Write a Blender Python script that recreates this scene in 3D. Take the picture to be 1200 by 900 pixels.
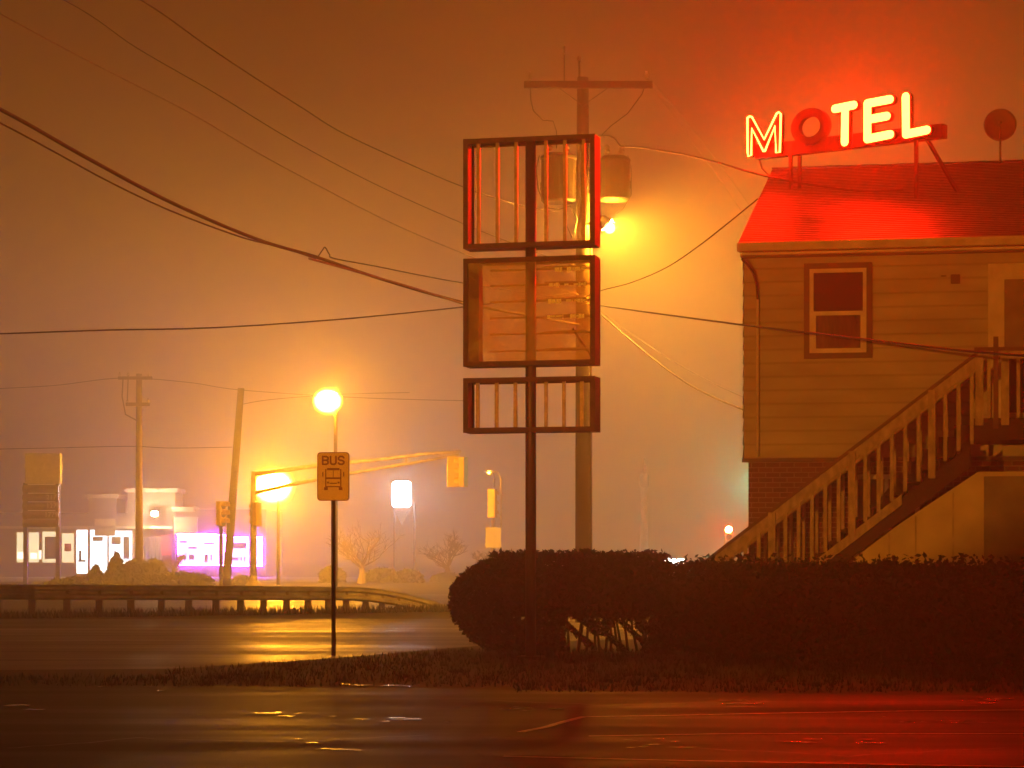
import bpy, bmesh, math, random
from mathutils import Vector, Matrix
R = math.radians
random.seed(7)
S = bpy.context.scene
for o in list(bpy.data.objects): bpy.data.objects.remove(o)

# ------------------------------------------------------------------ camera, sky, exposure
F, CX, HY, EYE = 2800.0, 600.0, 648.0, 1.4          # focal length in photo pixels, horizon row, eye height
cam = bpy.data.objects.new('camera', bpy.data.cameras.new('camera'))
S.collection.objects.link(cam)
cam.location = (0, 0, EYE); cam.rotation_euler = (R(90), 0, 0)
cam.data.sensor_width = 36; cam.data.lens = 36 * F / 1200
cam.data.shift_y = (HY - 450) / 1200
cam.data.clip_start = 0.1; cam.data.clip_end = 5000
S.camera = cam

wd = bpy.data.worlds.new('World'); S.world = wd; wd.use_nodes = True
nt = wd.node_tree; nt.nodes.clear()
out = nt.nodes.new('ShaderNodeOutputWorld')
sky = nt.nodes.new('ShaderNodeTexSky'); sky.sky_type = 'NISHITA'; sky.sun_disc = False
sky.sun_elevation = R(-8); sky.sun_rotation = R(200)
bg1 = nt.nodes.new('ShaderNodeBackground'); bg1.inputs[1].default_value = 0.01
nt.links.new(sky.outputs[0], bg1.inputs[0])
# low cloud lit from below by the sodium lamps of the town
tc = nt.nodes.new('ShaderNodeTexCoord'); sp = nt.nodes.new('ShaderNodeSeparateXYZ')
nt.links.new(tc.outputs['Generated'], sp.inputs[0])
rp = nt.nodes.new('ShaderNodeValToRGB'); nt.links.new(sp.outputs[2], rp.inputs[0])
rp.color_ramp.elements[0].position = 0.0; rp.color_ramp.elements[0].color = (0.20, 0.062, 0.001, 1)
rp.color_ramp.elements[1].position = 0.5; rp.color_ramp.elements[1].color = (0.018, 0.0048, 0.0, 1)
e = rp.color_ramp.elements.new(0.20); e.color = (0.11, 0.029, 0.0001, 1)
bg2 = nt.nodes.new('ShaderNodeBackground'); bg2.inputs[1].default_value = 1.0
nt.links.new(rp.outputs[0], bg2.inputs[0])
ad = nt.nodes.new('ShaderNodeAddShader')
nt.links.new(bg1.outputs[0], ad.inputs[0]); nt.links.new(bg2.outputs[0], ad.inputs[1])
nt.links.new(ad.outputs[0], out.inputs[0])

S.view_settings.view_transform = 'Standard'; S.view_settings.look = 'None'
S.view_settings.exposure = -0.2; S.view_settings.gamma = 1.0; S.view_settings.use_curve_mapping = False
S.render.engine = 'CYCLES'
cy = S.cycles
cy.use_denoising = True
cy.max_bounces = 6; cy.diffuse_bounces = 2; cy.glossy_bounces = 3; cy.transmission_bounces = 4
cy.transparent_max_bounces = 12; cy.volume_bounces = 0
cy.sample_clamp_indirect = 6.0; cy.use_light_tree = True

# brightness of the lamps (radiance of their glowing faces)
NEON = (920.0, 4.4, 0.62)
SODIUM = (1.0, 0.37, 0.022)
FOG_DENSITY = 0.008

# ------------------------------------------------------------------ helpers
def P(x, y, Y):
    return Vector(((x - CX) * Y / F, Y, EYE + (HY - y) * Y / F))

class Frame:
    """A vertical plane standing in the place: local x along it, local -y towards the viewer."""
    def __init__(s, ox, oy, deg, oz=0.0):
        s.o = Vector((ox, oy, oz)); s.rz = R(deg)
        s.ux = Vector((math.cos(s.rz), math.sin(s.rz), 0)); s.uy = Vector((-math.sin(s.rz), math.cos(s.rz), 0))
    def px(s, x, y, v=0.0):
        d = Vector(((x - CX) / F, 1, (HY - y) / F)); c = Vector((0, 0, EYE))
        t = ((s.o - s.uy * v - c).dot(s.uy)) / d.dot(s.uy)
        p = c + d * t - s.o
        return p.dot(s.ux), p.z
    def local(s, p):
        q = p - s.o
        return Vector((q.dot(s.ux), q.dot(s.uy), q.z))

class MB:
    def __init__(s): s.bm = bmesh.new()
    def box(s, x0, x1, y0, y1, z0, z1, M=None):
        vs = [Vector((x, y, z)) for z in (z0, z1) for y in (y0, y1) for x in (x0, x1)]
        if M is not None: vs = [M @ v for v in vs]
        v = [s.bm.verts.new(p) for p in vs]
        for f in ((0, 2, 3, 1), (4, 5, 7, 6), (0, 1, 5, 4), (2, 6, 7, 3), (0, 4, 6, 2), (1, 3, 7, 5)):
            s.bm.faces.new([v[i] for i in f])
        return s
    def bar(s, a, b, w, h, up=(0, 0, 1)):
        a, b = Vector(a), Vector(b); d = (b - a); L = d.length; d.normalize()
        x = d.cross(Vector(up))
        if x.length < 1e-4: x = d.cross(Vector((1, 0, 0)))
        x.normalize(); z = x.cross(d)
        M = Matrix.Translation(a) @ Matrix((x, d, z)).transposed().to_4x4()
        return s.box(-w / 2, w / 2, 0, L, -h / 2, h / 2, M)
    def tube(s, pts, r, n=8, cap=True):
        pts = [Vector(p) for p in pts]; rings = []
        for i, p in enumerate(pts):
            d = (pts[min(i + 1, len(pts) - 1)] - pts[max(i - 1, 0)]).normalized()
            up = Vector((0, 0, 1)) if abs(d.z) < 0.95 else Vector((0, 1, 0))
            x = d.cross(up).normalized(); z = x.cross(d)
            rr = r[i] if isinstance(r, (list, tuple)) else r
            rings.append([s.bm.verts.new(p + (x * math.cos(2 * math.pi * k / n) + z * math.sin(2 * math.pi * k / n)) * rr) for k in range(n)])
        for A, B in zip(rings, rings[1:]):
            for k in range(n): s.bm.faces.new((A[k], A[(k + 1) % n], B[(k + 1) % n], B[k]))
        if cap:
            s.bm.faces.new(rings[0][::-1]); s.bm.faces.new(rings[-1])
        return s
    def lathe(s, prof, c=(0, 0, 0), n=16):
        c = Vector(c); rings = []
        for r, z in prof:
            rings.append([s.bm.verts.new(c + Vector((r * math.cos(2 * math.pi * k / n), r * math.sin(2 * math.pi * k / n), z))) for k in range(n)])
        for A, B in zip(rings, rings[1:]):
            for k in range(n): s.bm.faces.new((A[k], A[(k + 1) % n], B[(k + 1) % n], B[k]))
        s.bm.faces.new(rings[0][::-1]); s.bm.faces.new(rings[-1])
        return s
    def prism(s, poly, y0, y1, axis='y'):
        """poly in (x, z) pushed along y, or in (x, y) pushed along z."""
        mk = (lambda a, b, t: Vector((a, t, b))) if axis == 'y' else ((lambda a, b, t: Vector((a, b, t))) if axis == 'z' else (lambda a, b, t: Vector((t, a, b))))
        A = [s.bm.verts.new(mk(a, b, y0)) for a, b in poly]; B = [s.bm.verts.new(mk(a, b, y1)) for a, b in poly]
        n = len(poly)
        for k in range(n): s.bm.faces.new((A[k], A[(k + 1) % n], B[(k + 1) % n], B[k]))
        s.bm.faces.new(A[::-1]); s.bm.faces.new(B)
        return s
    def face(s, pts):
        s.bm.faces.new([s.bm.verts.new(Vector(p)) for p in pts]); return s
    def ball(s, c, r, seg=12, rings=8, sc=(1, 1, 1)):
        M = Matrix.Translation(Vector(c)) @ Matrix.Diagonal((sc[0], sc[1], sc[2], 1))
        bmesh.ops.create_uvsphere(s.bm, u_segments=seg, v_segments=rings, radius=r, matrix=M); return s
    def build(s, name, mat, parent=None, loc=None, rz=0.0, smooth=False, recalc=True, bevel=0):
        if bevel:
            bmesh.ops.bevel(s.bm, geom=list(s.bm.edges), offset=bevel, segments=1, affect='EDGES', clamp_overlap=True)
        if recalc: bmesh.ops.recalc_face_normals(s.bm, faces=s.bm.faces)
        me = bpy.data.meshes.new(name); s.bm.to_mesh(me); s.bm.free()
        me.materials.append(mat)
        if smooth:
            for p in me.polygons: p.use_smooth = True
        o = bpy.data.objects.new(name, me); S.collection.objects.link(o)
        if parent: o.parent = parent
        if loc is not None: o.location = loc
        if rz: o.rotation_euler.z = rz
        return o

def capsule(mbx, a, b_, r, y0, y1, n=8):
    a, b_ = Vector(a), Vector(b_); d = (b_ - a); ang = math.atan2(d.y, d.x); poly = []
    for k in range(n + 1): t = ang + math.pi / 2 + math.pi * k / n; poly.append((a.x + r * math.cos(t), a.y + r * math.sin(t)))
    for k in range(n + 1): t = ang - math.pi / 2 + math.pi * k / n; poly.append((b_.x + r * math.cos(t), b_.y + r * math.sin(t)))
    mbx.prism(poly, y0, y1, axis='y')
def tag(o, label=None, cat=None, group=None, kind=None):
    if label: o['label'] = label
    if cat: o['category'] = cat
    if group: o['group'] = group
    if kind: o['kind'] = kind
    return o
def thing(name, label, cat, loc=(0, 0, 0), rz=0.0, group=None):
    o = bpy.data.objects.new(name, None); S.collection.objects.link(o)
    o.empty_display_size = 0.2
    o.location = loc; o.rotation_euler = (0, 0, rz)
    return tag(o, label, cat, group)

# ------------------------------------------------------------------ materials
def mat(name, col, rough=0.6, metal=0.0, var=0.35, scale=6.0, bump=0.15, bscale=None, stretch=(1, 1, 1), spec=0.5, col2=None, coat=0.0):
    m = bpy.data.materials.new(name); m.use_nodes = True
    nt = m.node_tree; N = nt.nodes; L = nt.links
    b = N['Principled BSDF']
    tc = N.new('ShaderNodeTexCoord'); mp = N.new('ShaderNodeMapping'); mp.inputs['Scale'].default_value = stretch
    L.new(tc.outputs['Object'], mp.inputs[0])
    n1 = N.new('ShaderNodeTexNoise'); n1.inputs['Scale'].default_value = scale; n1.inputs['Detail'].default_value = 6
    L.new(mp.outputs[0], n1.inputs['Vector'])
    mx = N.new('ShaderNodeMix'); mx.data_type = 'RGBA'
    mx.inputs[6].default_value = (*[c * (1 - var) for c in col], 1)
    mx.inputs[7].default_value = (*(col2 if col2 else [min(1, c * (1 + var)) for c in col]), 1)
    rm = N.new('ShaderNodeMapRange'); rm.inputs[1].default_value = 0.3; rm.inputs[2].default_value = 0.7
    L.new(n1.outputs[0], rm.inputs[0]); L.new(rm.outputs[0], mx.inputs[0]); L.new(mx.outputs[2], b.inputs['Base Color'])
    rr = N.new('ShaderNodeMapRange'); rr.inputs[3].default_value = max(0.03, rough - 0.12); rr.inputs[4].default_value = min(1, rough + 0.12)
    L.new(n1.outputs[0], rr.inputs[0]); L.new(rr.outputs[0], b.inputs['Roughness'])
    b.inputs['Metallic'].default_value = metal; b.inputs['Specular IOR Level'].default_value = spec
    b.inputs['Coat Weight'].default_value = coat
    if bump:
        n2 = N.new('ShaderNodeTexNoise'); n2.inputs['Scale'].default_value = bscale or scale * 6; n2.inputs['Detail'].default_value = 4
        L.new(mp.outputs[0], n2.inputs['Vector'])
        bp = N.new('ShaderNodeBump'); bp.inputs['Strength'].default_value = bump; bp.inputs['Distance'].default_value = 0.02
        L.new(n2.outputs[0], bp.inputs['Height']); L.new(bp.outputs[0], b.inputs['Normal'])
    return m
def emit(name, col, k=1.0):
    m = bpy.data.materials.new(name); m.use_nodes = True
    nt = m.node_tree; nt.nodes.clear()
    o = nt.nodes.new('ShaderNodeOutputMaterial'); e = nt.nodes.new('ShaderNodeEmission')
    e.inputs[0].default_value = (*col, 1); e.inputs[1].default_value = k
    nt.links.new(e.outputs[0], o.inputs[0]); return m

def bloomglow(name, col, k, p=3.0):
    # bloom of a lamp put into a glowing ball: brightest through its middle, thinning out to clear towards the rim
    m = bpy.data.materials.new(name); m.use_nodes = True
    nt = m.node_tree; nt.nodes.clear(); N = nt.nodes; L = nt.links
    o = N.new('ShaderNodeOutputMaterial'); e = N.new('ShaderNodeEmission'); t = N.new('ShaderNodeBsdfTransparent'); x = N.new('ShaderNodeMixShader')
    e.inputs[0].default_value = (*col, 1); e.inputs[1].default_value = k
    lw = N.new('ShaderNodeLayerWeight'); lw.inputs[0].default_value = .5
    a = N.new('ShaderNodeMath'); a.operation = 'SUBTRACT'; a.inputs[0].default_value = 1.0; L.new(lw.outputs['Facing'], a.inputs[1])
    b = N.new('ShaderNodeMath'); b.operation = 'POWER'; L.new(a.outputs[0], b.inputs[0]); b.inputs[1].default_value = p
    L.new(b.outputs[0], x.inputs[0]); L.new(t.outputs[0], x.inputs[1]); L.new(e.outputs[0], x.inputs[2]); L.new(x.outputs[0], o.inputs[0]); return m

def asphalt(name, base, r0, r1, bump=0.5, sc=1.0, spec=0.5):
    m = bpy.data.materials.new(name); m.use_nodes = True
    nt = m.node_tree; N = nt.nodes; L = nt.links; b = N['Principled BSDF']; b.inputs['Specular IOR Level'].default_value = spec
    tc = N.new('ShaderNodeTexCoord')
    mp = N.new('ShaderNodeMapping'); mp.inputs['Scale'].default_value = (0.35 * sc, 1.0 * sc, 1)
    L.new(tc.outputs['Object'], mp.inputs[0])
    big = N.new('ShaderNodeTexNoise'); big.inputs['Scale'].default_value = 0.55; big.inputs['Detail'].default_value = 5; big.inputs['Distortion'].default_value = 0.6
    L.new(mp.outputs[0], big.inputs['Vector'])
    fine = N.new('ShaderNodeTexNoise'); fine.inputs['Scale'].default_value = 55; fine.inputs['Detail'].default_value = 3
    L.new(tc.outputs['Object'], fine.inputs['Vector'])
    ruts = N.new('ShaderNodeTexNoise'); ruts.inputs['Scale'].default_value = 1.3; ruts.inputs['Detail'].default_value = 4
    mp2 = N.new('ShaderNodeMapping'); mp2.inputs['Scale'].default_value = (0.12, 1.4, 1); L.new(tc.outputs['Object'], mp2.inputs[0])
    L.new(mp2.outputs[0], ruts.inputs['Vector'])
    mr = N.new('ShaderNodeMapRange'); mr.inputs[1].default_value = 0.36; mr.inputs[2].default_value = 0.64
    mr.inputs[3].default_value = r0; mr.inputs[4].default_value = r1
    av = N.new('ShaderNodeMath'); av.operation = 'ADD'; L.new(big.outputs[0], av.inputs[0]); L.new(ruts.outputs[0], av.inputs[1])
    hv = N.new('ShaderNodeMath'); hv.operation = 'MULTIPLY'; hv.inputs[1].default_value = 0.5; L.new(av.outputs[0], hv.inputs[0])
    L.new(hv.outputs[0], mr.inputs[0]); L.new(mr.outputs[0], b.inputs['Roughness'])
    mx = N.new('ShaderNodeMix'); mx.data_type = 'RGBA'
    mx.inputs[6].default_value = (*[c * 0.55 for c in base], 1); mx.inputs[7].default_value = (*[c * 1.5 for c in base], 1)
    L.new(fine.outputs[0], mx.inputs[0]); L.new(mx.outputs[2], b.inputs['Base Color'])
    bp = N.new('ShaderNodeBump'); bp.inputs['Strength'].default_value = bump; bp.inputs['Distance'].default_value = 0.008
    ad = N.new('ShaderNodeMath'); ad.operation = 'ADD'; L.new(fine.outputs[0], ad.inputs[0]); L.new(ruts.outputs[0], ad.inputs[1])
    L.new(ad.outputs[0], bp.inputs['Height']); L.new(bp.outputs[0], b.inputs['Normal'])
    return m

M = {}
M['earth'] = mat('wet_earth', (0.014, 0.011, 0.007), 0.85, scale=1.5, bump=0.8, bscale=20, spec=0.2)
M['lot'] = asphalt('wet_lot_asphalt', (0.022, 0.021, 0.020), 0.42, 0.74, 1.0, spec=0.04)
M['road'] = asphalt('wet_road_asphalt', (0.04, 0.038, 0.036), 0.34, 0.66, 0.5, spec=0.1)
M['concrete'] = mat('damp_concrete', (0.22, 0.20, 0.18), 0.6, scale=3, bump=0.3)
M['paint'] = mat('worn_paint', (0.45, 0.42, 0.36), 0.5, scale=9, var=0.6, bump=0.3)
M['puddle'] = mat('puddle_water', (0.01, 0.01, 0.01), 0.26, scale=9, bump=0.7, bscale=26, spec=0.3)
M['galv'] = mat('galvanised_steel', (0.34, 0.34, 0.33), 0.45, 0.7, scale=4, bump=0.2)
M['rustpost'] = mat('weathered_post', (0.14, 0.11, 0.085), 0.75, scale=7, bump=0.4)
M['frame'] = mat('rusted_brown_frame', (0.030, 0.018, 0.011), 0.55, 0.1, scale=7, bump=0.6, col2=(0.11, 0.052, 0.024))
M['rod'] = mat('painted_rod', (0.34, 0.26, 0.17), 0.4, 0.2, scale=12, bump=0.2)
M['pole'] = mat('dark_steel_pole', (0.075, 0.052, 0.040), 0.45, 0.3, scale=8, bump=0.3, stretch=(1, 1, 0.3))
M['wood'] = mat('creosote_wood', (0.04, 0.026, 0.016), 0.8, scale=9, bump=0.5, stretch=(4, 4, 0.35))
M['steelgrey'] = mat('transformer_grey', (0.02, 0.018, 0.016), 0.55, 0.0, scale=5, bump=0.15)
M['porcelain'] = mat('insulator_porcelain', (0.45, 0.40, 0.33), 0.25, scale=5, bump=0)
M['cable'] = mat('black_cable', (0.025, 0.02, 0.018), 0.6, scale=5, bump=0.2)
M['barecable'] = mat('bare_metal_cable', (0.22, 0.20, 0.18), 0.45, 0.5, scale=5, bump=0.2)
M['siding'] = mat('cream_siding', (0.40, 0.385, 0.32), 0.6, scale=2.2, var=0.22, bump=0.2, bscale=14, stretch=(0.35, 1, 1.3))
M['trimwhite'] = mat('cream_trim', (0.58, 0.53, 0.45), 0.5, scale=4, var=0.2, bump=0.15)
M['trimdark'] = mat('dark_red_trim', (0.055, 0.014, 0.010), 0.5, scale=5, bump=0.15)
M['darkwood'] = mat('dark_stained_wood', (0.022, 0.012, 0.008), 0.7, scale=6, bump=0.4)
M['railwood'] = mat('painted_rail_wood', (0.36, 0.30, 0.22), 0.65, scale=6, var=0.4, bump=0.3, stretch=(2, 2, 1))
M['railcap'] = mat('dark_rail_cap', (0.10, 0.045, 0.025), 0.6, scale=6, bump=0.2)
M['paleboard'] = mat('pale_panel_board', (0.50, 0.42, 0.27), 0.6, scale=2, var=0.22, bump=0.2)
M['door'] = mat('dull_door_paint', (0.16, 0.14, 0.11), 0.5, scale=3, bump=0.1)
M['blackrubber'] = mat('black_plastic', (0.02, 0.02, 0.02), 0.5, scale=5, bump=0.1)
M['redcan'] = mat('red_sheet_metal', (0.035, 0.004, 0.0035), 0.45, 0.1, scale=6, bump=0.15)
M['dish'] = mat('grey_dish', (0.08, 0.07, 0.068), 0.5, 0.0, scale=5, bump=0.05)
M['signalyellow'] = mat('signal_yellow', (0.80, 0.55, 0.05), 0.5, scale=5, var=0.15, bump=0.1)
M['armsteel'] = mat('pale_arm_steel', (0.72, 0.64, 0.40), 0.45, 0.0, scale=4, bump=0.1)
M['busplate'] = mat('bus_sign_plate', (0.80, 0.62, 0.20), 0.45, scale=4, var=0.12, bump=0.1)
M['busink'] = mat('bus_sign_ink', (0.20, 0.035, 0.03), 0.5, scale=9, var=0.25, bump=0.05)
M['white'] = mat('white_paint', (0.62, 0.58, 0.52), 0.5, scale=5, var=0.12, bump=0.05)
M['shopwall'] = mat('shop_wall', (0.13, 0.10, 0.095), 0.75, scale=1.2, var=0.2, bump=0.2)
M['shoptrim'] = mat('shop_trim', (0.48, 0.42, 0.36), 0.6, scale=2, var=0.12, bump=0.1)
M['redpanel'] = mat('red_panel', (0.55, 0.05, 0.06), 0.5, scale=2, var=0.15, bump=0.05)
M['bark'] = mat('grey_bark', (0.13, 0.10, 0.08), 0.85, scale=8, bump=0.5, stretch=(3, 3, 0.6))
M['twig'] = mat('brown_twig', (0.035, 0.022, 0.013), 0.85, scale=8, bump=0.3)

def leafmat(name, c):
    m = bpy.data.materials.new(name); m.use_nodes = True
    nt = m.node_tree; N = nt.nodes; L = nt.links; b = N['Principled BSDF']
    g = N.new('ShaderNodeNewGeometry')
    mx = N.new('ShaderNodeMix'); mx.data_type = 'RGBA'
    mx.inputs[6].default_value = (*[v * 0.5 for v in c], 1); mx.inputs[7].default_value = (*[v * 1.5 for v in c], 1)
    L.new(g.outputs['Random Per Island'], mx.inputs[0]); L.new(mx.outputs[2], b.inputs['Base Color'])
    b.inputs['Roughness'].default_value = 0.6; b.inputs['Specular IOR Level'].default_value = 0.1
    return m
M['leaf'] = leafmat('hedge_leaf', (0.016, 0.022, 0.008))
M['leafshrub'] = leafmat('shrub_leaf', (0.06, 0.065, 0.03))
M['grass'] = leafmat('grass_blade', (0.018, 0.021, 0.009))

def lap_shade(m, z0, pitch):  # paints the shade under each lap into the colour as a dark band
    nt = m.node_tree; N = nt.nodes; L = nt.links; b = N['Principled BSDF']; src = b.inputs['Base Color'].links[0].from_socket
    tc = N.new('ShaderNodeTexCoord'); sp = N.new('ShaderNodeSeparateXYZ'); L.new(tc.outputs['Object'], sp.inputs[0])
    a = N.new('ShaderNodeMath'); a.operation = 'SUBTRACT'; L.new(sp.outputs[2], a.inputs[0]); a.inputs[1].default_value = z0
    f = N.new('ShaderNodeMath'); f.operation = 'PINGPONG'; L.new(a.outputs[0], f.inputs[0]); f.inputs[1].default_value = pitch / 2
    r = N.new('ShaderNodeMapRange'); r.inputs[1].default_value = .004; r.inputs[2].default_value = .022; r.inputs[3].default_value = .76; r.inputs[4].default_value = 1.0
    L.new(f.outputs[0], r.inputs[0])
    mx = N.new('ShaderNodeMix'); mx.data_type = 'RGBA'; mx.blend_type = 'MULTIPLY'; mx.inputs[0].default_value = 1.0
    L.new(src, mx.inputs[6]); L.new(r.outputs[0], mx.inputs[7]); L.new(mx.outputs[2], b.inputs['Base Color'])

# brick with mortar
mb = bpy.data.materials.new('red_brick'); mb.use_nodes = True
N = mb.node_tree.nodes; L = mb.node_tree.links; b = N['Principled BSDF']
tc = N.new('ShaderNodeTexCoord'); sx = N.new('ShaderNodeSeparateXYZ'); cx = N.new('ShaderNodeCombineXYZ')
L.new(tc.outputs['Object'], sx.inputs[0]); L.new(sx.outputs[0], cx.inputs[0]); L.new(sx.outputs[2], cx.inputs[1])
bt = N.new('ShaderNodeTexBrick'); bt.inputs['Scale'].default_value = 1.0
bt.inputs['Brick Width'].default_value = 0.21; bt.inputs['Row Height'].default_value = 0.074; bt.inputs['Mortar Size'].default_value = 0.008
bt.inputs['Color1'].default_value = (0.17, 0.06, 0.04, 1); bt.inputs['Color2'].default_value = (0.085, 0.032, 0.024, 1); bt.inputs['Mortar'].default_value = (0.26, 0.22, 0.18, 1)
L.new(cx.outputs[0], bt.inputs['Vector']); L.new(bt.outputs[0], b.inputs['Base Color']); b.inputs['Roughness'].default_value = 0.8
bp = N.new('ShaderNodeBump'); bp.inputs['Strength'].default_value = 0.6; bp.inputs['Distance'].default_value = 0.01; bp.invert = True
L.new(bt.outputs[1], bp.inputs['Height']); L.new(bp.outputs[0], b.inputs['Normal'])
M['brick'] = mb

# shingles: wet dark asphalt, tabs staggered
ms = bpy.data.materials.new('wet_shingle'); ms.use_nodes = True
N = ms.node_tree.nodes; L = ms.node_tree.links; b = N['Principled BSDF']
tc = N.new('ShaderNodeTexCoord'); mp = N.new('ShaderNodeMapping'); mp.inputs['Scale'].default_value = (1.1, 9.0, 9.0)
L.new(tc.outputs['Object'], mp.inputs[0])
n1 = N.new('ShaderNodeTexNoise'); n1.inputs['Scale'].default_value = 2.2; n1.inputs['Detail'].default_value = 5; L.new(mp.outputs[0], n1.inputs['Vector'])
mr = N.new('ShaderNodeMapRange'); mr.inputs[1].default_value = 0.35; mr.inputs[2].default_value = 0.65; mr.inputs[3].default_value = 0.22; mr.inputs[4].default_value = 0.6
L.new(n1.outputs[0], mr.inputs[0]); L.new(mr.outputs[0], b.inputs['Roughness'])
mx = N.new('ShaderNodeMix'); mx.data_type = 'RGBA'; mx.inputs[6].default_value = (0.022, 0.018, 0.017, 1); mx.inputs[7].default_value = (0.095, 0.08, 0.075, 1)
L.new(n1.outputs[0], mx.inputs[0]); L.new(mx.outputs[2], b.inputs['Base Color'])
n2 = N.new('ShaderNodeTexNoise'); n2.inputs['Scale'].default_value = 90; L.new(tc.outputs['Object'], n2.inputs['Vector'])
bp = N.new('ShaderNodeBump'); bp.inputs['Strength'].default_value = 0.35; bp.inputs['Distance'].default_value = 0.006
L.new(n2.outputs[0], bp.inputs['Height']); L.new(bp.outputs[0], b.inputs['Normal'])
b.inputs['Specular IOR Level'].default_value = 0.3
M['shingle'] = ms

# window glass: dark room behind, reflecting pane
mg = bpy.data.materials.new('dark_window_glass'); mg.use_nodes = True
b = mg.node_tree.nodes['Principled BSDF']; b.inputs['Base Color'].default_value = (0.02, 0.014, 0.012, 1); b.inputs['Roughness'].default_value = 0.08
M['glass'] = mg

# old acrylic sign face: half clear, half milky
ma = bpy.data.materials.new('aged_acrylic'); ma.use_nodes = True
N = ma.node_tree.nodes; L = ma.node_tree.links; N.clear()
o_ = N.new('ShaderNodeOutputMaterial')
tr = N.new('ShaderNodeBsdfTransparent'); tr.inputs[0].default_value = (1.0, 0.95, 0.82, 1)
tl = N.new('ShaderNodeBsdfTranslucent'); tl.inputs[0].default_value = (0.85, 0.62, 0.30, 1)
df = N.new('ShaderNodeBsdfDiffuse'); df.inputs[0].default_value = (0.80, 0.70, 0.30, 1)
gl = N.new('ShaderNodeBsdfGlossy'); gl.inputs['Roughness'].default_value = 0.12
tc = N.new('ShaderNodeTexCoord'); n1 = N.new('ShaderNodeTexNoise'); n1.inputs['Scale'].default_value = 2.4; n1.inputs['Detail'].default_value = 6; n1.inputs['Distortion'].default_value = 0.8
L.new(tc.outputs['Object'], n1.inputs['Vector'])
rm = N.new('ShaderNodeMapRange'); rm.inputs[1].default_value = 0.40; rm.inputs[2].default_value = 0.62; rm.inputs[3].default_value = 0.70; rm.inputs[4].default_value = 0.96
L.new(n1.outputs[0], rm.inputs[0])
m1 = N.new('ShaderNodeMixShader'); m1.inputs[0].default_value = 0.90; L.new(tl.outputs[0], m1.inputs[1]); L.new(df.outputs[0], m1.inputs[2])
m2 = N.new('ShaderNodeMixShader'); L.new(rm.outputs[0], m2.inputs[0]); L.new(m1.outputs[0], m2.inputs[1]); L.new(tr.outputs[0], m2.inputs[2])
fr = N.new('ShaderNodeFresnel'); fr.inputs[0].default_value = 1.4
m3 = N.new('ShaderNodeMixShader'); L.new(fr.outputs[0], m3.inputs[0]); L.new(m2.outputs[0], m3.inputs[1]); L.new(gl.outputs[0], m3.inputs[2])
L.new(m3.outputs[0], o_.inputs[0])
M['acrylic'] = ma

# ------------------------------------------------------------------ ground, roads, haze
def sheet(name, pts, m, z):
    o = MB().face([(x, y, 0) for x, y in pts]).build(name, m, loc=(0, 0, z)); tag(o, kind='structure'); return o
def gp(x, y):                                   # photo point on the ground
    Y = F * EYE / (y - HY); return ((x - CX) * Y / F, Y)
sheet('ground', [(-420, -60), (420, -60), (420, 480), (-420, 480)], M['earth'], 0.0)
# parking lot in front
front = [(-300, 801), (0, 801), (200, 804), (420, 806), (620, 809), (900, 813), (1200, 816), (1500, 818)]
sheet('parking_lot', [(-30, -30), (30, -30), (26, gp(1500, 818)[1])] + [gp(*p) for p in front[::-1][1:]] + [(-30, gp(-300, 801)[1])], M['lot'], 0.004)
# road behind the verge
near = [(200, 784), (300, 778), (400, 771), (480, 764), (560, 757), (640, 752), (800, 748)]
rp_ = [(-60, 27.5), (-12, 27.6)] + [gp(*p) for p in near] + [(30, 39.5), (60, 39.5), (60, 50.0), (0, 50.6), (-8, 50.6), (-60, 49.5)]
sheet('road', rp_, M['road'], 0.004)
sheet('highway', [(-160, 53.8), (-20, 54.5), (-5, 57), (10, 60), (160, 66), (160, 86), (-160, 76)], M['road'], 0.006)
sheet('crossroad', [(0.6, 86), (9, 86), (13, 200), (5, 200)], M['road'], 0.002)
sheet('forecourt', [(-60, 116), (-6, 116), (-6, 139), (-60, 139)], M['concrete'], 0.004)

def strip(name, pts, w, z, m, label):
    mbx = MB()
    for (a, b) in zip(pts, pts[1:]):
        pass
    L_, R_ = [], []
    for i, p in enumerate(pts):
        a = Vector((*pts[max(i - 1, 0)], 0)); c = Vector((*pts[min(i + 1, len(pts) - 1)], 0))
        d = (c - a).normalized(); n = Vector((-d.y, d.x, 0)); q = Vector((*p, 0))
        L_.append(q + n * w / 2); R_.append(q - n * w / 2)
    for i in range(len(pts) - 1): mbx.face([L_[i], L_[i + 1], R_[i + 1], R_[i]])
    o = mbx.build(name, m, loc=(0, 0, z)); tag(o, label=label, kind='structure'); return o
strip('painted_line', [gp(610, 859), gp(640, 853), gp(664, 846), gp(684, 841), gp(760, 840), gp(900, 837), gp(1075, 834), gp(1330, 832)], 0.07, 0.009, M['paint'], 'worn curving painted line on the wet lot')
strip('painted_line', [gp(690, 864), gp(860, 861), gp(1200, 861), gp(1400, 861)], 0.05, 0.010, M['paint'], 'faint straight painted line across the wet lot')
strip('painted_line', [gp(590, 888), gp(800, 893), gp(1060, 898), gp(1300, 902)], 0.05, 0.011, M['paint'], 'faint painted line nearest the viewer')
for yy in (43.5, 43.85):
    strip('painted_line', [(-40, yy - 0.3), (-10, yy), (20, yy + 0.5)], 0.11, 0.009, M['paint'], 'double painted centre line of the wet road')
def puddle(x, y, w, d, seed):
    rnd = random.Random(seed); c = gp(x, y); n = 26; poly = []
    for k in range(n):
        t = 2 * math.pi * k / n; rr = 0.75 + 0.35 * rnd.random()
        poly.append((c[0] + w * rr * math.cos(t), c[1] + d * rr * math.sin(t)))
    o = MB().face([(a, b_, 0) for a, b_ in poly]).build('puddle', M['puddle'], loc=(0, 0, 0.013)); tag(o, kind='structure')
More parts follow.
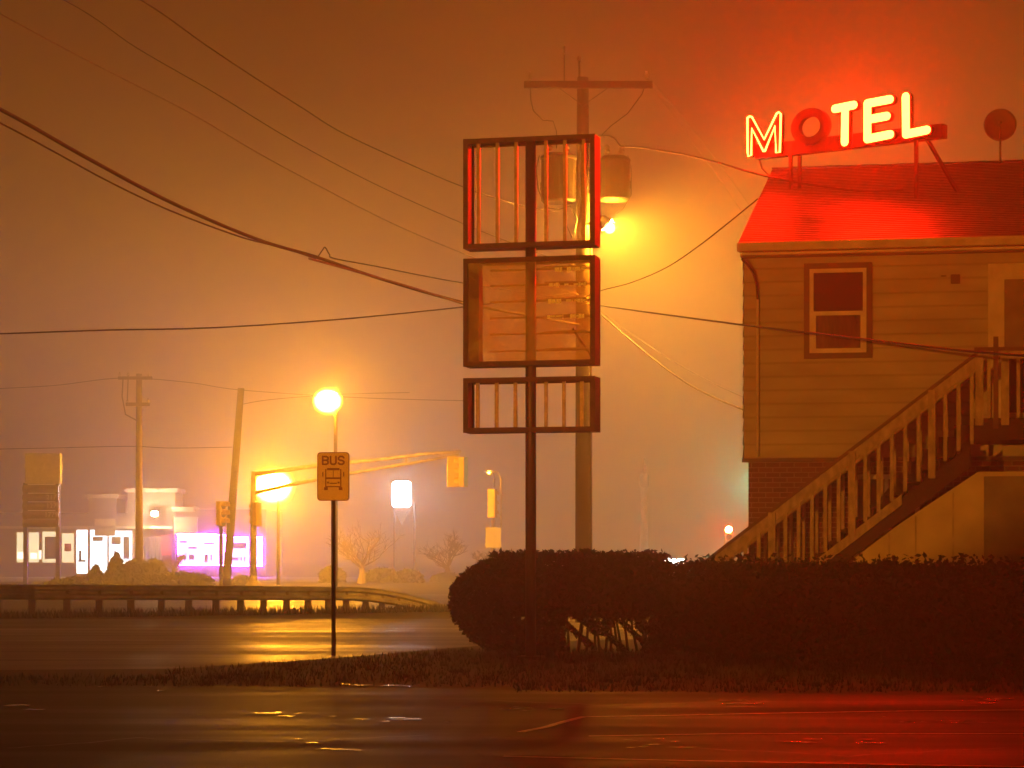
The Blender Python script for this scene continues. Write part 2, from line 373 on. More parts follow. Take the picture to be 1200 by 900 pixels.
for i_, (x_, y_, w_, d_) in enumerate([(400, 880, .10, .05), (384, 879, .05, .03), (417, 881, .05, .03), (366, 872, .05, .04), (350, 868, .03, .03), (395, 868, .03, .03), (425, 804, .10, .10), (455, 804.5, .12, .10), (478, 805, .05, .08), (405, 803, .06, .08), (390, 841, .04, .05), (20, 828, .12, .16), (40, 833, .10, .1), (120, 806, .07, .12), (188, 811, .04, .08)]):
    puddle(x_, y_, w_, d_, i_ + 1)

def patch(pts, m, z, seed):
    rnd = random.Random(seed); poly = []
    P_ = [Vector(gp(*p)) for p in pts]
    for a, b_ in zip(P_, P_[1:] + P_[:1]):
        for k in range(6): q_ = a.lerp(b_, k / 6); poly.append((q_.x + rnd.gauss(0, .02), q_.y + rnd.gauss(0, .03)))
    tag(MB().face([(a, b_, 0) for a, b_ in poly]).build('asphalt_patch', m, loc=(0, 0, z)), kind='structure')
M['patchrough'] = asphalt('rough_patch_asphalt', (0.020, 0.019, 0.018), 0.6, 0.9, 1.0, spec=0.03)
def crack(pts, seed):
    rnd = random.Random(seed); P_ = [Vector((*gp(*p), 0)) for p in pts]; c_ = []
    for a, b_ in zip(P_, P_[1:]):
        for k in range(8): q_ = a.lerp(b_, k / 8); c_.append(q_ + Vector((rnd.gauss(0, .03), rnd.gauss(0, .05), 0)))
    q = MB()
    for a, b_ in zip(c_, c_[1:]):
        n = (b_ - a).cross(Vector((0, 0, 1))).normalized() * rnd.uniform(.008, .018)
        q.face([a - n, a + n, b_ + n, b_ - n])
    tag(q.build('asphalt_crack', M['blackrubber'], loc=(0, 0, .0155)), kind='structure')
crack([(0, 880), (160, 868), (330, 872), (520, 862)], 1); crack([(560, 822), (720, 828), (900, 824), (1180, 829)], 2); crack([(820, 880), (1000, 888), (1200, 876)], 3)
# wet film lying in the low spots
for i_, (x_, y_, w_, d_) in enumerate([(300, 838, .5, .10), (470, 846, .4, .10), (860, 826, .7, .16), (980, 872, .6, .08), (1100, 846, .5, .10), (760, 874, .5, .07), (1150, 822, .6, .2), (640, 832, .4, .12)]):
    rnd = random.Random(40 + i_)
    for k in range(7):
        puddle(x_ + rnd.gauss(0, 34), y_ + rnd.gauss(0, 2.6), w_ * rnd.uniform(.06, .26), d_ * rnd.uniform(.2, .7), 100 + i_ * 9 + k)

# haze: one even box of damp air
hz = bpy.data.materials.new('damp_air'); hz.use_nodes = True
nt = hz.node_tree; nt.nodes.clear()
o_ = nt.nodes.new('ShaderNodeOutputMaterial'); pv = nt.nodes.new('ShaderNodeVolumePrincipled')
pv.inputs['Color'].default_value = (0.96, 0.95, 0.94, 1); pv.inputs['Density'].default_value = FOG_DENSITY
pv.inputs['Anisotropy'].default_value = 0.45
pv.inputs['Density Attribute'].default_value = ''; pv.inputs['Temperature Attribute'].default_value = ''; pv.inputs['Color Attribute'].default_value = ''
nt.links.new(pv.outputs[0], o_.inputs['Volume'])
try: hz.cycles.homogeneous_volume = True; hz.cycles.volume_sampling = 'MULTIPLE_IMPORTANCE'
except Exception: pass
tag(MB().box(-430, 430, -70, 490, -1, 16).build('haze', hz), kind='stuff')

# grass on the verge
def blades(name, spots, h, w, m):
    mbx = MB(); rnd = random.Random(5)
    for x, y in spots:
        a = rnd.random() * math.pi; hh = h * (0.5 + rnd.random()); dx, dy = math.cos(a) * w, math.sin(a) * w
        lx, ly = rnd.uniform(-.5, .5) * hh, rnd.uniform(-.5, .5) * hh
        mbx.face([(x - dx, y - dy, 0), (x + dx, y + dy, 0), (x + lx, y + ly, hh)])
    o = mbx.build(name, m, recalc=False); tag(o, kind='stuff'); return o
sp_ = []
while len(sp_) < 9000:
    y = random.uniform(23.6, 34.5); x = random.uniform(-.23, .23) * y
    px_ = CX + F * x / y; py_ = HY + F * EYE / y
    lim = 784 - (px_ - 200) * 27 / 360 if px_ > 200 else 790
    top = 806 if px_ < 600 else 813
    if lim + 3 < py_ < top - 1: sp_.append((x, y))
for _ in range(150):
    y = random.uniform(24.2, 33.5); x = random.uniform(-.23, .2) * y; px_ = CX + F * x / y; py_ = HY + F * EYE / y
    if (784 - (px_ - 200) * 27 / 360 if px_ > 200 else 790) + 3 < py_ < (804 if px_ < 600 else 811):
        sp_ += [(x + random.gauss(0, .05), y + random.gauss(0, .05)) for _ in range(22)]
blades('grass', sp_, 0.055, 0.008, M['grass'])
sp_ = [(random.uniform(-14, 0), 0) for _ in range(3200)]
sp_ = [(x, (51.4 + (x + 10.5) * 0.66 + random.gauss(-0.1, 0.25)) if x > -10.5 else 51.4 + random.gauss(-.1, .25)) for x, _ in sp_]
blades('roadside_grass', sp_, 0.16, 0.02, M['grass'])

# ------------------------------------------------------------------ foliage helpers
def leaves(pts, size, seed=1):
    mbx = MB(); rnd = random.Random(seed)
    for p in pts:
        a = Vector((rnd.gauss(0, 1), rnd.gauss(0, 1), rnd.gauss(0, 1))).normalized()
        b_ = a.cross(Vector((rnd.gauss(0, 1), rnd.gauss(0, 1), rnd.gauss(0, 1)))).normalized()
        s1 = size * rnd.uniform(.6, 1.3); s2 = s1 * 0.5; p = Vector(p)
        mbx.face([p - a * s1, p + b_ * s2, p + a * s1, p - b_ * s2])
    return mbx

def bumpy(x, y, z, k=1.0):
    return (math.sin(x * 5.1 * k + 1.3) * math.cos(z * 6.3 * k) + math.sin(y * 4.4 * k + z * 3.1 * k) + 0.6 * math.sin(x * 11.7 * k + z * 9.1 * k)) / 2.6

# ------------------------------------------------------------------ clipped hedges
def hedge_points(n, inside, bounds, rnd):
    res = []
    while len(res) < n:
        p = (rnd.uniform(*bounds[0]), rnd.uniform(*bounds[1]), rnd.uniform(*bounds[2]))
        d = inside(p)
        if d is not None and rnd.random() < (1.0 if d < 0.13 else 0.25): res.append(p)
    return res
# rounded bush at the left end
BX0, BX1, BY, BD, BH = -0.92, 2.22, 34.0, 0.95, 1.385
def in_bush(p):
    x, y, z = p
    yy = (y - BY) / BD
    # clipped rounded end at the left, long flat top
    t = (x - BX0)
    zc = 0.74
    if t < 1.1: 
        q = ((1.1 - t) / 1.1) ** 2 + ((z - zc) / (0.66 if z > zc else 0.80)) ** 2 * (0.98 if t < 1.1 else 0.9)
    else: q = ((z - zc) / (0.66 if z > zc else 0.95)) ** 2
    q += yy * yy * 0.55
    q += bumpy(x, y, z) * 0.07
    if q > 1.0 or z < 0.03: return None
    if x > BX1 - 0.03: return None
    # open ragged foot where the light comes through
    if 0.75 < x < 1.95 and z < 0.36 + 0.12 * math.sin(x * 9) and abs(math.sin(x * 7.7 + z * 9)) > 0.35: return None
    return (1 - math.sqrt(max(q, 0))) * 0.8
rnd = random.Random(11)
pts = hedge_points(17000, in_bush, ((BX0 - .1, BX1), (BY - BD * 1.1, BY + BD * 1.1), (0.03, 1.5)), rnd)
# stray shoots on the clipped top
for _ in range(260):
    x = rnd.uniform(-0.3, BX1); y = BY + rnd.uniform(-.6, .6)
    for k in range(3): pts.append((x + rnd.gauss(0, .012), y, 1.36 + 0.02 * k * rnd.random() * 2))
bush = thing('rounded_hedge', 'dark clipped rounded bush behind the tall sign pole, with a ragged gap at its foot', 'hedge', (0.6, BY, 0))
leaves([(p[0] - 0.6, p[1] - BY, p[2]) for p in pts], 0.045, 3).build('foliage', M['leaf'], bush, recalc=False)
tw = MB()
for k in range(26):
    x = -0.2 + k * 0.085 + rnd.uniform(-.05, .05); y = rnd.uniform(-.35, .35)
    tw.tube([(x - 0.6, y, 0), (x - 0.6 + rnd.uniform(-.08, .08), y, 0.35), (x - 0.6 + rnd.uniform(-.25, .25), y + rnd.uniform(-.2, .2), 0.95)], [0.022, 0.018, 0.008], 5)
tw.build('stem', M['twig'], bush)['kind'] = 'stuff'
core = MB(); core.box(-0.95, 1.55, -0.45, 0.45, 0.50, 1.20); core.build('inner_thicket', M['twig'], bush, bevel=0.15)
# long hedge to the right
LA, LB = Vector((2.25, 33.6)), Vector((8.6, 25.9))
Ld = (LB - LA).normalized(); Ln = Vector((-Ld.y, Ld.x)); LL = (LB - LA).length
if Ln.y < 0: Ln = -Ln
def in_long(p):
    s_, w_, z = p
    top = 1.225 + 0.022 * math.sin(s_ * 2.1) + 0.018 * math.sin(s_ * 7.3) + 0.014 * math.sin(s_ * 17.1)
    dd = min(top - z, 0.62 - abs(w_), s_ + 0.02) + bumpy(s_, w_, z) * 0.06
    if dd < 0: return None
    return dd
pts = hedge_points(34000, in_long, ((0, LL), (-.64, .64), (0.02, 1.27)), rnd)
for _ in range(1500):
    s_ = rnd.uniform(0, LL); w_ = rnd.uniform(-.5, .5)
    h_ = rnd.random() ** 3 * 0.17
    for k in range(3): pts.append((s_ + rnd.gauss(0, .01), w_, 1.21 + h_ * k / 2))
hz_ = thing('long_hedge', 'long low dark clipped hedge in front of the motel staircase', 'hedge', (LA.x, LA.y, 0), math.atan2(Ld.y, Ld.x))
leaves([(p[0], p[1], p[2]) for p in pts], 0.045, 4).build('foliage', M['leaf'], hz_, recalc=False)
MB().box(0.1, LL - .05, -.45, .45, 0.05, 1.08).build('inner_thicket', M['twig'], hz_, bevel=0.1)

# ------------------------------------------------------------------ guardrail
gr = thing('guardrail', 'long weathered steel guardrail along the wet road, its end curving down to the ground', 'guardrail', (-10, 51.6, 0))
GO = Vector((-10, 51.6, 0))
def rail_y(px_):                                # depth of the rail along the picture
    base = 724.0 if px_ < 40 else 724 - (px_ - 40) * 7.0 / 360 if px_ < 400 else 717 - (px_ - 400) * 1.2 / 130
    return F * EYE / (base - HY)
post_px = [-84, -44, -4, 36, 77, 115, 152, 188, 220, 252, 281, 308, 335, 360, 384, 405, 428, 447, 466]
def rail_top(px_):
    Y = rail_y(px_)
    yt = 685 + (px_ / 400) * 2.6 if px_ < 400 else 687.6 + ((px_ - 400) / 130) ** 1.9 * 24
    return EYE + (HY - yt) * Y / F
path = []
for px_ in list(range(-160, 400, 20)) + list(range(400, 536, 7)):
    Y = rail_y(px_); path.append((Vector(((px_ - CX) * Y / F, Y, rail_top(px_))), px_))
prof = [(0.0, 0.0), (-0.05, -0.04), (-0.05, -0.09), (0.02, -0.13), (0.02, -0.19), (-0.05, -0.23), (-0.05, -0.28), (0.0, -0.32)]
bm_ = MB(); rings = []
for i, (p, px_) in enumerate(path):
    a = path[max(0, i - 1)][0]; c = path[min(len(path) - 1, i + 1)][0]
    d = (c - a); d.z = 0; d.normalize(); n = Vector((d.y, -d.x, 0))
    rings.append([[bm_.bm.verts.new(p - GO - n * (u - off) + Vector((0, 0, max(w, 0.02 - p.z)))) for (u, w) in prof] for off in (0.0,)][0])
for A, B in zip(rings, rings[1:]):
    for k in range(len(prof) - 1): bm_.bm.faces.new((A[k], B[k], B[k + 1], A[k + 1]))
beam = bm_.build('beam', M['galv'], gr, recalc=False)
sm = beam.modifiers.new('thick', 'SOLIDIFY'); sm.thickness = 0.006
for px_ in post_px:
    Y = rail_y(px_); x = (px_ - CX) * Y / F; zt = rail_top(px_)
    pm = MB(); pm.box(-0.075, 0.075, 0.10, 0.26, 0, max(0.12, zt - 0.02)); pm.box(-0.06, 0.06, 0.015, 0.10, max(0.02, zt - 0.28), max(.1, zt - 0.06))
    pm.build('post', M['rustpost'], gr, loc=(x - GO.x, Y - GO.y, 0))

# ------------------------------------------------------------------ motel
MA = -11.0
MF = Frame((872 - CX) / F * 35.4, 35.4, MA)
motel = thing('motel_building', 'two storey cream sided motel with brick base and red lit shingle roof', 'building', MF.o, MF.rz)
WL = 9.5                                          # length of the front wall
z_sid = MF.px(872, 537)[1]; z_top = MF.px(900, 300)[1]
u_eave, z_eave = MF.px(865, 285, 0.35)
# ridge depth: where the rake end lands under the photographed ridge end
d = 3.0
for _ in range(60):
    u = MF.px(905, 197, -d)[0]
    d += (u_eave - u) * -1.5 if False else 0
    lo, hi = 1.0, 9.0
    break
lo, hi = 0.5, 9.0
for _ in range(50):
    mid = (lo + hi) / 2
    if MF.px(905, 197, -mid)[0] > u_eave: lo = mid
    else: hi = mid
g0 = MF.px(905, 197, -0.5)[0] - u_eave; g1 = MF.px(905, 197, -9)[0] - u_eave
rd = (lo + hi) / 2
if g0 * g1 > 0: rd = 4.2
z_ridge = MF.px(1000, 196, -rd)[1]
print('MOTEL', 'siding', z_sid, 'top', z_top, 'eave', u_eave, z_eave, 'ridge depth', rd, z_ridge, g0, g1)
DEEP = rd * 2 + 0.35 - 0.35
# siding, lapped boards on front and left gable side
lap_shade(M['siding'], z_sid, 0.2)
sd = MB(); lap = 0.2; z = z_sid; k = 0
def lapwall(mbx, x0, x1, zlo, zhi, y=0.0):
    z = zlo
    while z < zhi - 0.01:
        z2 = min(z + lap, zhi)
        mbx.face([(x0, y - 0.034, z), (x1, y - 0.034, z), (x1, y - 0.002, z2), (x0, y - 0.002, z2)])
        mbx.face([(x0, y - 0.002, z), (x1, y - 0.002, z), (x1, y - 0.034, z), (x0, y - 0.034, z)])
        z = z2
lapwall(sd, 0, WL, z_sid, z_top)
sd.build('siding', M['siding'], motel, recalc=False)
side = MB(); z = z_sid
zz = z_top
while z < zz - .01:
    z2 = min(z + lap, zz)
    side.face([(-0.026, 0, z), (-0.026, 2 * rd, z), (-0.004, 2 * rd, z2), (-0.004, 0, z2)]); side.face([(-0.004, 0, z), (-0.004, 2 * rd, z), (-0.026, 2 * rd, z), (-0.026, 0, z)])
    z = z2
side.face([(-0.01, 0, z_top), (-0.01, 2 * rd, z_top), (-0.01, rd, z_ridge - 0.15)])
side.build('gable_siding', M['siding'], motel, recalc=False)
MB().box(0.0, WL, 0.0, 2 * rd, z_sid - 0.02, z_top).build('inner_wall', M['siding'], motel)
MB().box(0.06, WL, 0.05, 2 * rd - .05, 0, z_sid - 0.022).build('brick_base', M['brick'], motel)
MB().box(-0.03, WL, -0.045, 0.02, z_sid - 0.06, z_sid - 0.004).build('sill_board', M['trimdark'], motel)
# roof
rf = MB(); n = 44; ov = 0.35
pitch = math.atan2(z_ridge - z_eave, rd + ov)
for sgn in (1, -1):
    for i in range(n):
        t0, t1 = i / n, (i + 1) / n
        def rp3(t, lift):
            y = -ov + (rd + ov) * t; zz = z_eave + (z_ridge - z_eave) * t + lift
            return (y if sgn == 1 else 2 * rd - y, zz)
        a, b_, c = rp3(t0, 0.014), rp3(t1, 0.0), rp3(t0, 0.0)
        x0, x1 = u_eave, WL + .3
        q = [(x0, a[0], a[1]), (x1, a[0], a[1]), (x1, b_[0], b_[1]), (x0, b_[0], b_[1])]
        w = [(x0, c[0], c[1]), (x1, c[0], c[1]), (x1, a[0], a[1]), (x0, a[0], a[1])]
        if sgn == -1: q.reverse(); w.reverse()
        rf.face(q); rf.face(w)
roof = rf.build('roof', M['shingle'], motel, recalc=False)
rd_ = MB()
rd_.prism([(-ov, z_eave - 0.02), (rd, z_ridge - 0.02), (2 * rd + ov, z_eave - 0.02), (2 * rd + ov, z_eave - 0.14), (rd, z_ridge - 0.16), (-ov, z_eave - 0.14)], u_eave + 0.015, WL + .28, axis='x')
rd_.build('roof_deck', M['trimdark'], motel)
rc = MB(); k = 0; x = u_eave
while x < WL: rc.bar((x, rd, z_ridge + 0.012 + 0.006 * (k % 2)), (min(x + 0.30, WL + .3), rd, z_ridge + 0.012 + 0.006 * (k % 2)), 0.2, 0.02); x += 0.30; k += 1
rc.build('ridge_cap', M['shingle'], roof)
# gutter, soffit and frieze
gt = MB(); gt.prism([(-ov - 0.005, z_eave - 0.01), (-ov - 0.12, z_eave - 0.005), (-ov - 0.125, z_eave - 0.045), (-ov - 0.09, z_eave - 0.125), (-ov - 0.005, z_eave - 0.13)], u_eave - .01, WL + .3, axis='x')
gt.build('gutter', M['trimwhite'], motel)
MB().box(0, WL, -ov - .01, -0.05, z_eave - 0.18, z_eave - 0.145).build('soffit', M['trimwhite'], motel)
zf = MF.px(900, 303)[1]
MB().box(-0.02, WL, -0.075, -0.035, zf, z_eave - 0.182).build('frieze_board', M['trimdark'], motel)
MB().box(u_eave + .02, 0.0, -ov + .02, 2 * rd, z_eave - .19, z_eave - .15).build('rake_soffit', M['trimwhite'], motel)
# corner conduit and its looping lead
uc, zc = MF.px(888, 351, 0.06); uc0, zc0 = MF.px(871, 302, .3)
cd = MB(); cd.tube([(uc, -0.06, zc), (uc, -0.06, z_sid + .02)], 0.022, 8); cd.build('downpipe', M['trimwhite'], motel)
ld = MB(); pts_ = [MF.px(869, 303, .25), MF.px(876, 310, .2), MF.px(883, 320, .15), MF.px(887, 334, .08), MF.px(888, 351, .06)]
ld.tube([(p[0], -v, p[1]) for p, v in zip(pts_, (.25, .2, .15, .08, .06))], 0.020, 8); ld.build('service_lead', M['blackrubber'], motel)
# window
def rectpx(fr, x0, y0, x1, y1, v=0.0):
    u0, z0 = fr.px(x0, (y0 + y1) / 2, v); u1, _ = fr.px(x1, (y0 + y1) / 2, v)
    xm = (x0 + x1) / 2
    return u0, u1, fr.px(xm, y1, v)[1], fr.px(xm, y0, v)[1]
def ring(mbx, r, t, y0, y1):
    u0, u1, z0, z1 = r
    mbx.box(u0, u1, y0, y1, z1 - t, z1); mbx.box(u0, u1, y0, y1, z0, z0 + t)
    mbx.box(u0, u0 + t, y0, y1, z0 + t, z1 - t); mbx.box(u1 - t, u1, y0, y1, z0 + t, z1 - t)
wo = rectpx(MF, 942, 308, 1022, 420, .05); wi = rectpx(MF, 948.5, 314.5, 1016, 416, .05)
w_ = MB(); ring(w_, wo, 0.082, -0.065, 0.02); win = w_.build('window', M['trimdark'], motel)
win['label'] = 'upper sash window with dark red outer trim'
w_ = MB(); ring(w_, wi, 0.06, -0.052, 0.01); zm = MF.px(982, 367, .05)[1]
w_.box(wi[0] + .06, wi[1] - .06, -0.058, -0.01, zm - .03, zm + .03)
w_.box(wi[0] + .06, wi[0] + .095, -0.045, 0, wi[2] + .06, zm - .03); w_.box(wi[1] - .095, wi[1] - .06, -0.045, 0, wi[2] + .06, zm - .03)
w_.box(wi[0] + .06, wi[1] - .06, -0.047, 0, wi[2] + .06, wi[2] + .10)
w_.build('sash', M['trimwhite'], win)
MB().box(wi[0] + .05, wi[1] - .05, -0.036, -0.031, zm, wi[3] - .05).build('pane', M['glass'], win)
MB().box(wi[0] + .05, wi[1] - .05, -0.036, -0.031, wi[2] + .05, zm - .003).build('pane', mat('curtained_glass', (0.085, 0.05, 0.035), 0.12, scale=5, var=0.8, bump=0.0, stretch=(3, 1, .6)), win)
# small dark plate on the wall
u0, u1, z0, z1 = rectpx(MF, 1100, 320, 1126, 334, .05)
pl = MB(); pl.box(u0, u1, -0.044, -0.033, z0, z1); wp = pl.build('wall_plate', M['siding'], motel)
um = MF.px(1114, 327, .05)[0]
pl = MB(); pl.box(um, u1 - .01, -0.05, -0.0445, z0 + .015, z1 - .02); pl.box(u0 + .03, um - .06, -0.05, -0.0445, z1 - .05, z1 - .03); pl.build('plate_mark', M['trimdark'], wp)
# upper door with storm door
land_z = MF.px(1160, 489, .9)[1]
do = rectpx(MF, 1158, 308, 1262, 489, .05); do = (do[0], do[1], land_z, do[3])
d_ = MB(); u0, u1, z0, z1 = do
d_.box(u0, u0 + .12, -.07, 0.02, z0, z1); d_.box(u1 - .12, u1, -.07, .02, z0, z1); d_.box(u0 + .12, u1 - .12, -.07, .02, z1 - .12, z1)
dr = d_.build('door', M['trimwhite'], motel)
dp = MB(); ring(dp, (u0 + .12, u1 - .12, z0, z1 - .12), .11, -.055, .01); dp.box(u0 + .23, u1 - .23, -.055, .01, z0 + .95, z0 + 1.05); dp.build('storm_frame', M['trimwhite'], dr)
dg = MB(); dg.box(u0 + .22, u1 - .22, -.04, -.035, z0 + 1.04, z1 - .22); dg.build('pane', M['door'], dr)
dg = MB(); dg.box(u0 + .22, u1 - .22, -.045, -.036, z0 + .10, z0 + .96); dg.build('kick_panel', M['darkwood'], dr)
MB().ball((u0 + .18, -.075, z0 + 1.0), .03).build('handle', M['galv'], dr)
# ground floor window in the brick
gw = rectpx(MF, 1000, 556, 1078, 625, -0.05)
w_ = MB(); ring(w_, gw, .07, 0.0, 0.06); w2 = w_.build('window', M['trimwhite'], motel); w2['label'] = 'ground floor window behind the stair balusters'
w_ = MB(); uu = (gw[0] + gw[1]) / 2; w_.box(uu - .03, uu + .03, 0.006, .06, gw[2] + .07, gw[3] - .07); w_.build('sash', M['trimwhite'], w2)
MB().box(gw[0] + .06, gw[1] - .06, 0.03, 0.035, gw[2] + .06, gw[3] - .06).build('pane', M['glass'], w2)
# lantern on the brick, seen between the balusters
lu, lz = MF.px(1046, 576, 0.12)
lt = thing('wall_lantern', 'small glowing wall lantern behind the stair balusters', 'lamp', MF.o + MF.ux * lu - MF.uy * 0.12 + Vector((0, 0, lz)), MF.rz)
MB().box(-.05, .05, .05, .16, -.05, .10).build('bracket', M['blackrubber'], lt)
MB().lathe([(.02, -.10), (.055, -.07), (.06, .05), (.03, .09)], n=10).build('globe', emit('lantern_glow', (1, .42, .06), 2.2), lt, smooth=True)

# ------------------------------------------------------------------ outside staircase
VS0, VS1 = 1.55, 0.45                             # outer and inner line of the stair, metres out from the wall
st = thing('staircase', 'outdoor wooden staircase with pale balusters rising to the motel upper door', 'staircase', MF.o, MF.rz)
ua, za = MF.px(825, 657, VS0); ub, zb = MF.px(1146, 411, VS0)          # handrail line
sa, sza = MF.px(955, 664, VS0); sb, szb = MF.px(1140, 524, VS0)       # top edge of the outer stringer
slope = (zb - za) / (ub - ua)
land_u = MF.px(1137, 490, VS0)[0]
land_z = MF.px(1160, 490, VS0)[1]
DROP = 1.19                                       # handrail top above the outer board
line = lambda u: za + (u - ua) * slope - DROP
foot_u = ua + (DROP - za) / slope
nst = 17; run = (land_u - foot_u) / nst; rise = line(land_u) / nst
print('STAIR', slope, land_u, land_z, 'foot', foot_u, 'rise', rise, run)
tr = MB()
for i in range(nst - 1):
    u0 = foot_u + run * i; z = rise * (i + 1)
    t_ = MB(); t_.box(u0 - .03, u0 + run, -VS0 + .03, -VS1 - .03, z - .04, z); t_.build('tread', M['darkwood'], st)
for i in range(nst):
    u0 = foot_u + run * i
    tr.box(u0 + .0, u0 + .02, -VS0 + .05, -VS1 - .05, rise * i + .001, rise * (i + 1) - .041)
tr.build('risers', M['darkwood'], st)
sl = math.atan(slope)
q = MB(); v = VS0
q.prism([(foot_u + .05, 0.0), (land_u, line(land_u) - .05), (land_u, line(land_u) - .36), (foot_u + .45, 0.0)], -v, -v + .045, axis='y'); q.build('stringer', M['darkwood'], st)
q = MB(); v = VS1 + .045
u3 = MF.px(1036, 568, VS1)[0]
poly = [(foot_u, 0.0)]
for i in range(nst):
    u0 = foot_u + run * i; up_ = .30 if u0 > u3 else .02
    poly += [(u0 + .001, rise * i + up_), (u0 + .001, rise * (i + 1) + up_)] if u0 > foot_u + .01 else [(u0 + .001, rise)]
poly += [(land_u, line(land_u) + .3), (land_u, line(land_u) - .30), (foot_u + .40, 0.0)]
q.prism(poly, -v, -v + .045, axis='y'); q.build('stringer', M['darkwood'], st)
# pale outer trim board on the lower flight
ut = MF.px(1057, 595, VS0)[0]
q = MB(); q.prism([(foot_u + .02, 0.0), (ut, line(ut)), (ut, line(ut) - .15), (foot_u + .22, 0.0)], -VS0 - .03, -VS0 - .004, axis='y'); q.build('trim_board', M['railwood'], st)
# handrail: pale board with a dark cap
def diag(mbx, a, b, off0, off1, y0, y1):
    mbx.prism([(a[0], a[1] + off0), (b[0], b[1] + off0), (b[0], b[1] + off1), (a[0], a[1] + off1)], y0, y1, axis='y')
foot_a = (foot_u - .1, za + (foot_u - .1 - ua) * slope)
for v in (VS0, VS1 + .05):
    q = MB(); diag(q, foot_a, (ub, zb), -.055, 0, -v - .05, -v + .05); q.build('rail_cap', M['railcap'], st)
    q = MB(); diag(q, foot_a, (ub, zb), -.22, -.058, -v - .022, -v + .018); q.build('handrail', M['railwood'], st)
    q = MB()
nb = 0
for i in range(60):
    px_ = 780 + i * 15.6
    u_, zt = MF.px(px_, 657 - (px_ - 825) * 246 / 321, VS0)
    if u_ < foot_u + .02 or u_ > ub - .05: continue
    zt = za + (u_ - ua) * slope
    zb_ = max(0.02, line(u_) - .0)
    post = nb % 6 == 5
    w = .05 if post else .026
    q = MB(); q.box(u_ - w, u_ + w, -VS0 - (.02 if not post else .066), -VS0 + .03 if not post else -VS0 - .031, zb_ + (.002 if not post else -.1), zt - .058)
    o = q.build('newel_post' if post else 'baluster', M['railwood'], st)
    q = MB(); q.box(u_ - .024, u_ + .024, -VS1 - .045, -VS1 - .0, zb_, zt - .058); q.build('baluster', M['railwood'], st)
    nb += 1
# landing with its own rail
LE = land_u + 3.2
q = MB(); q.box(land_u, LE, -VS0, -0.06, land_z - .04, land_z); q.build('landing', M['darkwood'], st)
q = MB(); q.box(land_u, LE, -VS0 - .012, -VS0 + .04, land_z - .30, land_z - .042); q.box(land_u, LE, -.12, -.08, land_z - .30, land_z - .042); q.build('landing_beam', M['darkwood'], st)
zr = MF.px(1170, 407, VS0)[1]
q = MB(); q.box(ub - .05, LE, -VS0 - .055, -VS0 + .055, zr - .05, zr); q.build('landing_rail_cap', M['railcap'], st)
q = MB(); q.box(ub, LE, -VS0 - .022, -VS0 + .018, zr - .16, zr - .052); q.build('landing_rail', M['railwood'], st)
for u_, w in ((ub + .02, .055), (ub + .37, .055)):
    q = MB(); q.box(u_ - w, u_ + w, -VS0 - .05, -VS0 - .014, land_z - .1, zr - .052); q.build('newel_post', M['railwood'], st)
up_ = MF.px(1167, 400, VS0)[0]
q = MB(); q.box(up_ - .035, up_ + .035, -VS0 - .09, -VS0 - .058, land_z - .15, MF.px(1167, 395, VS0)[1]); q.build('tall_post', M['railcap'], st)
for k in range(14):
    u_ = ub + .15 + k * .2
    q = MB(); q.box(u_ - .024, u_ + .024, -VS0 - .02, -VS0 + .03, land_z, zr - .16); q.build('baluster', M['railwood'], st)
for u_ in (LE - .2,):
    q = MB(); q.box(u_ - .06, u_ + .06, -VS0 + .1, -VS0 + .2, 0, land_z - .31); q.build('landing_leg', M['darkwood'], st)
# boarded store under the stairs
VC = VS0 - .14
cu0 = MF.px(1000, 640, VC)[0]; cz1 = MF.px(1150, 553, VC)[1]; cum = MF.px(1146, 553, VC)[0]; cz0 = MF.px(1042, 622, VC)[1]; cu1 = MF.px(1042, 622, VC)[0]
q = MB()
q.prism([(cu0, 0), (LE, 0), (LE, cz1), (cum, cz1), (cu1, cz0), (cu0, max(.1, cz0 - (cu1 - cu0) * slope * .8))], -VC, -VC + .03, axis='y')
q.build('store_boards', M['paleboard'], st)
q = MB()
for px_ in (1042, 1073, 1117):
    u_ = MF.px(px_, 620, VC)[0]; q.box(u_ - .012, u_ + .012, -VC - .008, -VC - .001, 0, MF.px(px_, 622 - (px_ - 1042) * 66 / 104, VC)[1] - .03)
q.build('board_joint', M['railwood'], st)['kind'] = 'stuff'
cd_ = rectpx(MF, 1153, 558, 1280, 700, VC); 
q = MB(); q.box(cd_[0], cd_[1], -VC - .03, -VC - .002, .02, cd_[3]); sdr = q.build('store_door', M['door'], st)
q = MB(); q.box(cd_[0] - .06, cd_[0] - .002, -VC - .035, -VC - .002, 0, cd_[3] + .06); q.box(cd_[0], cd_[1], -VC - .035, -VC - .002, cd_[3] + .002, cd_[3] + .06); q.build('door_frame', M['paleboard'], sdr)

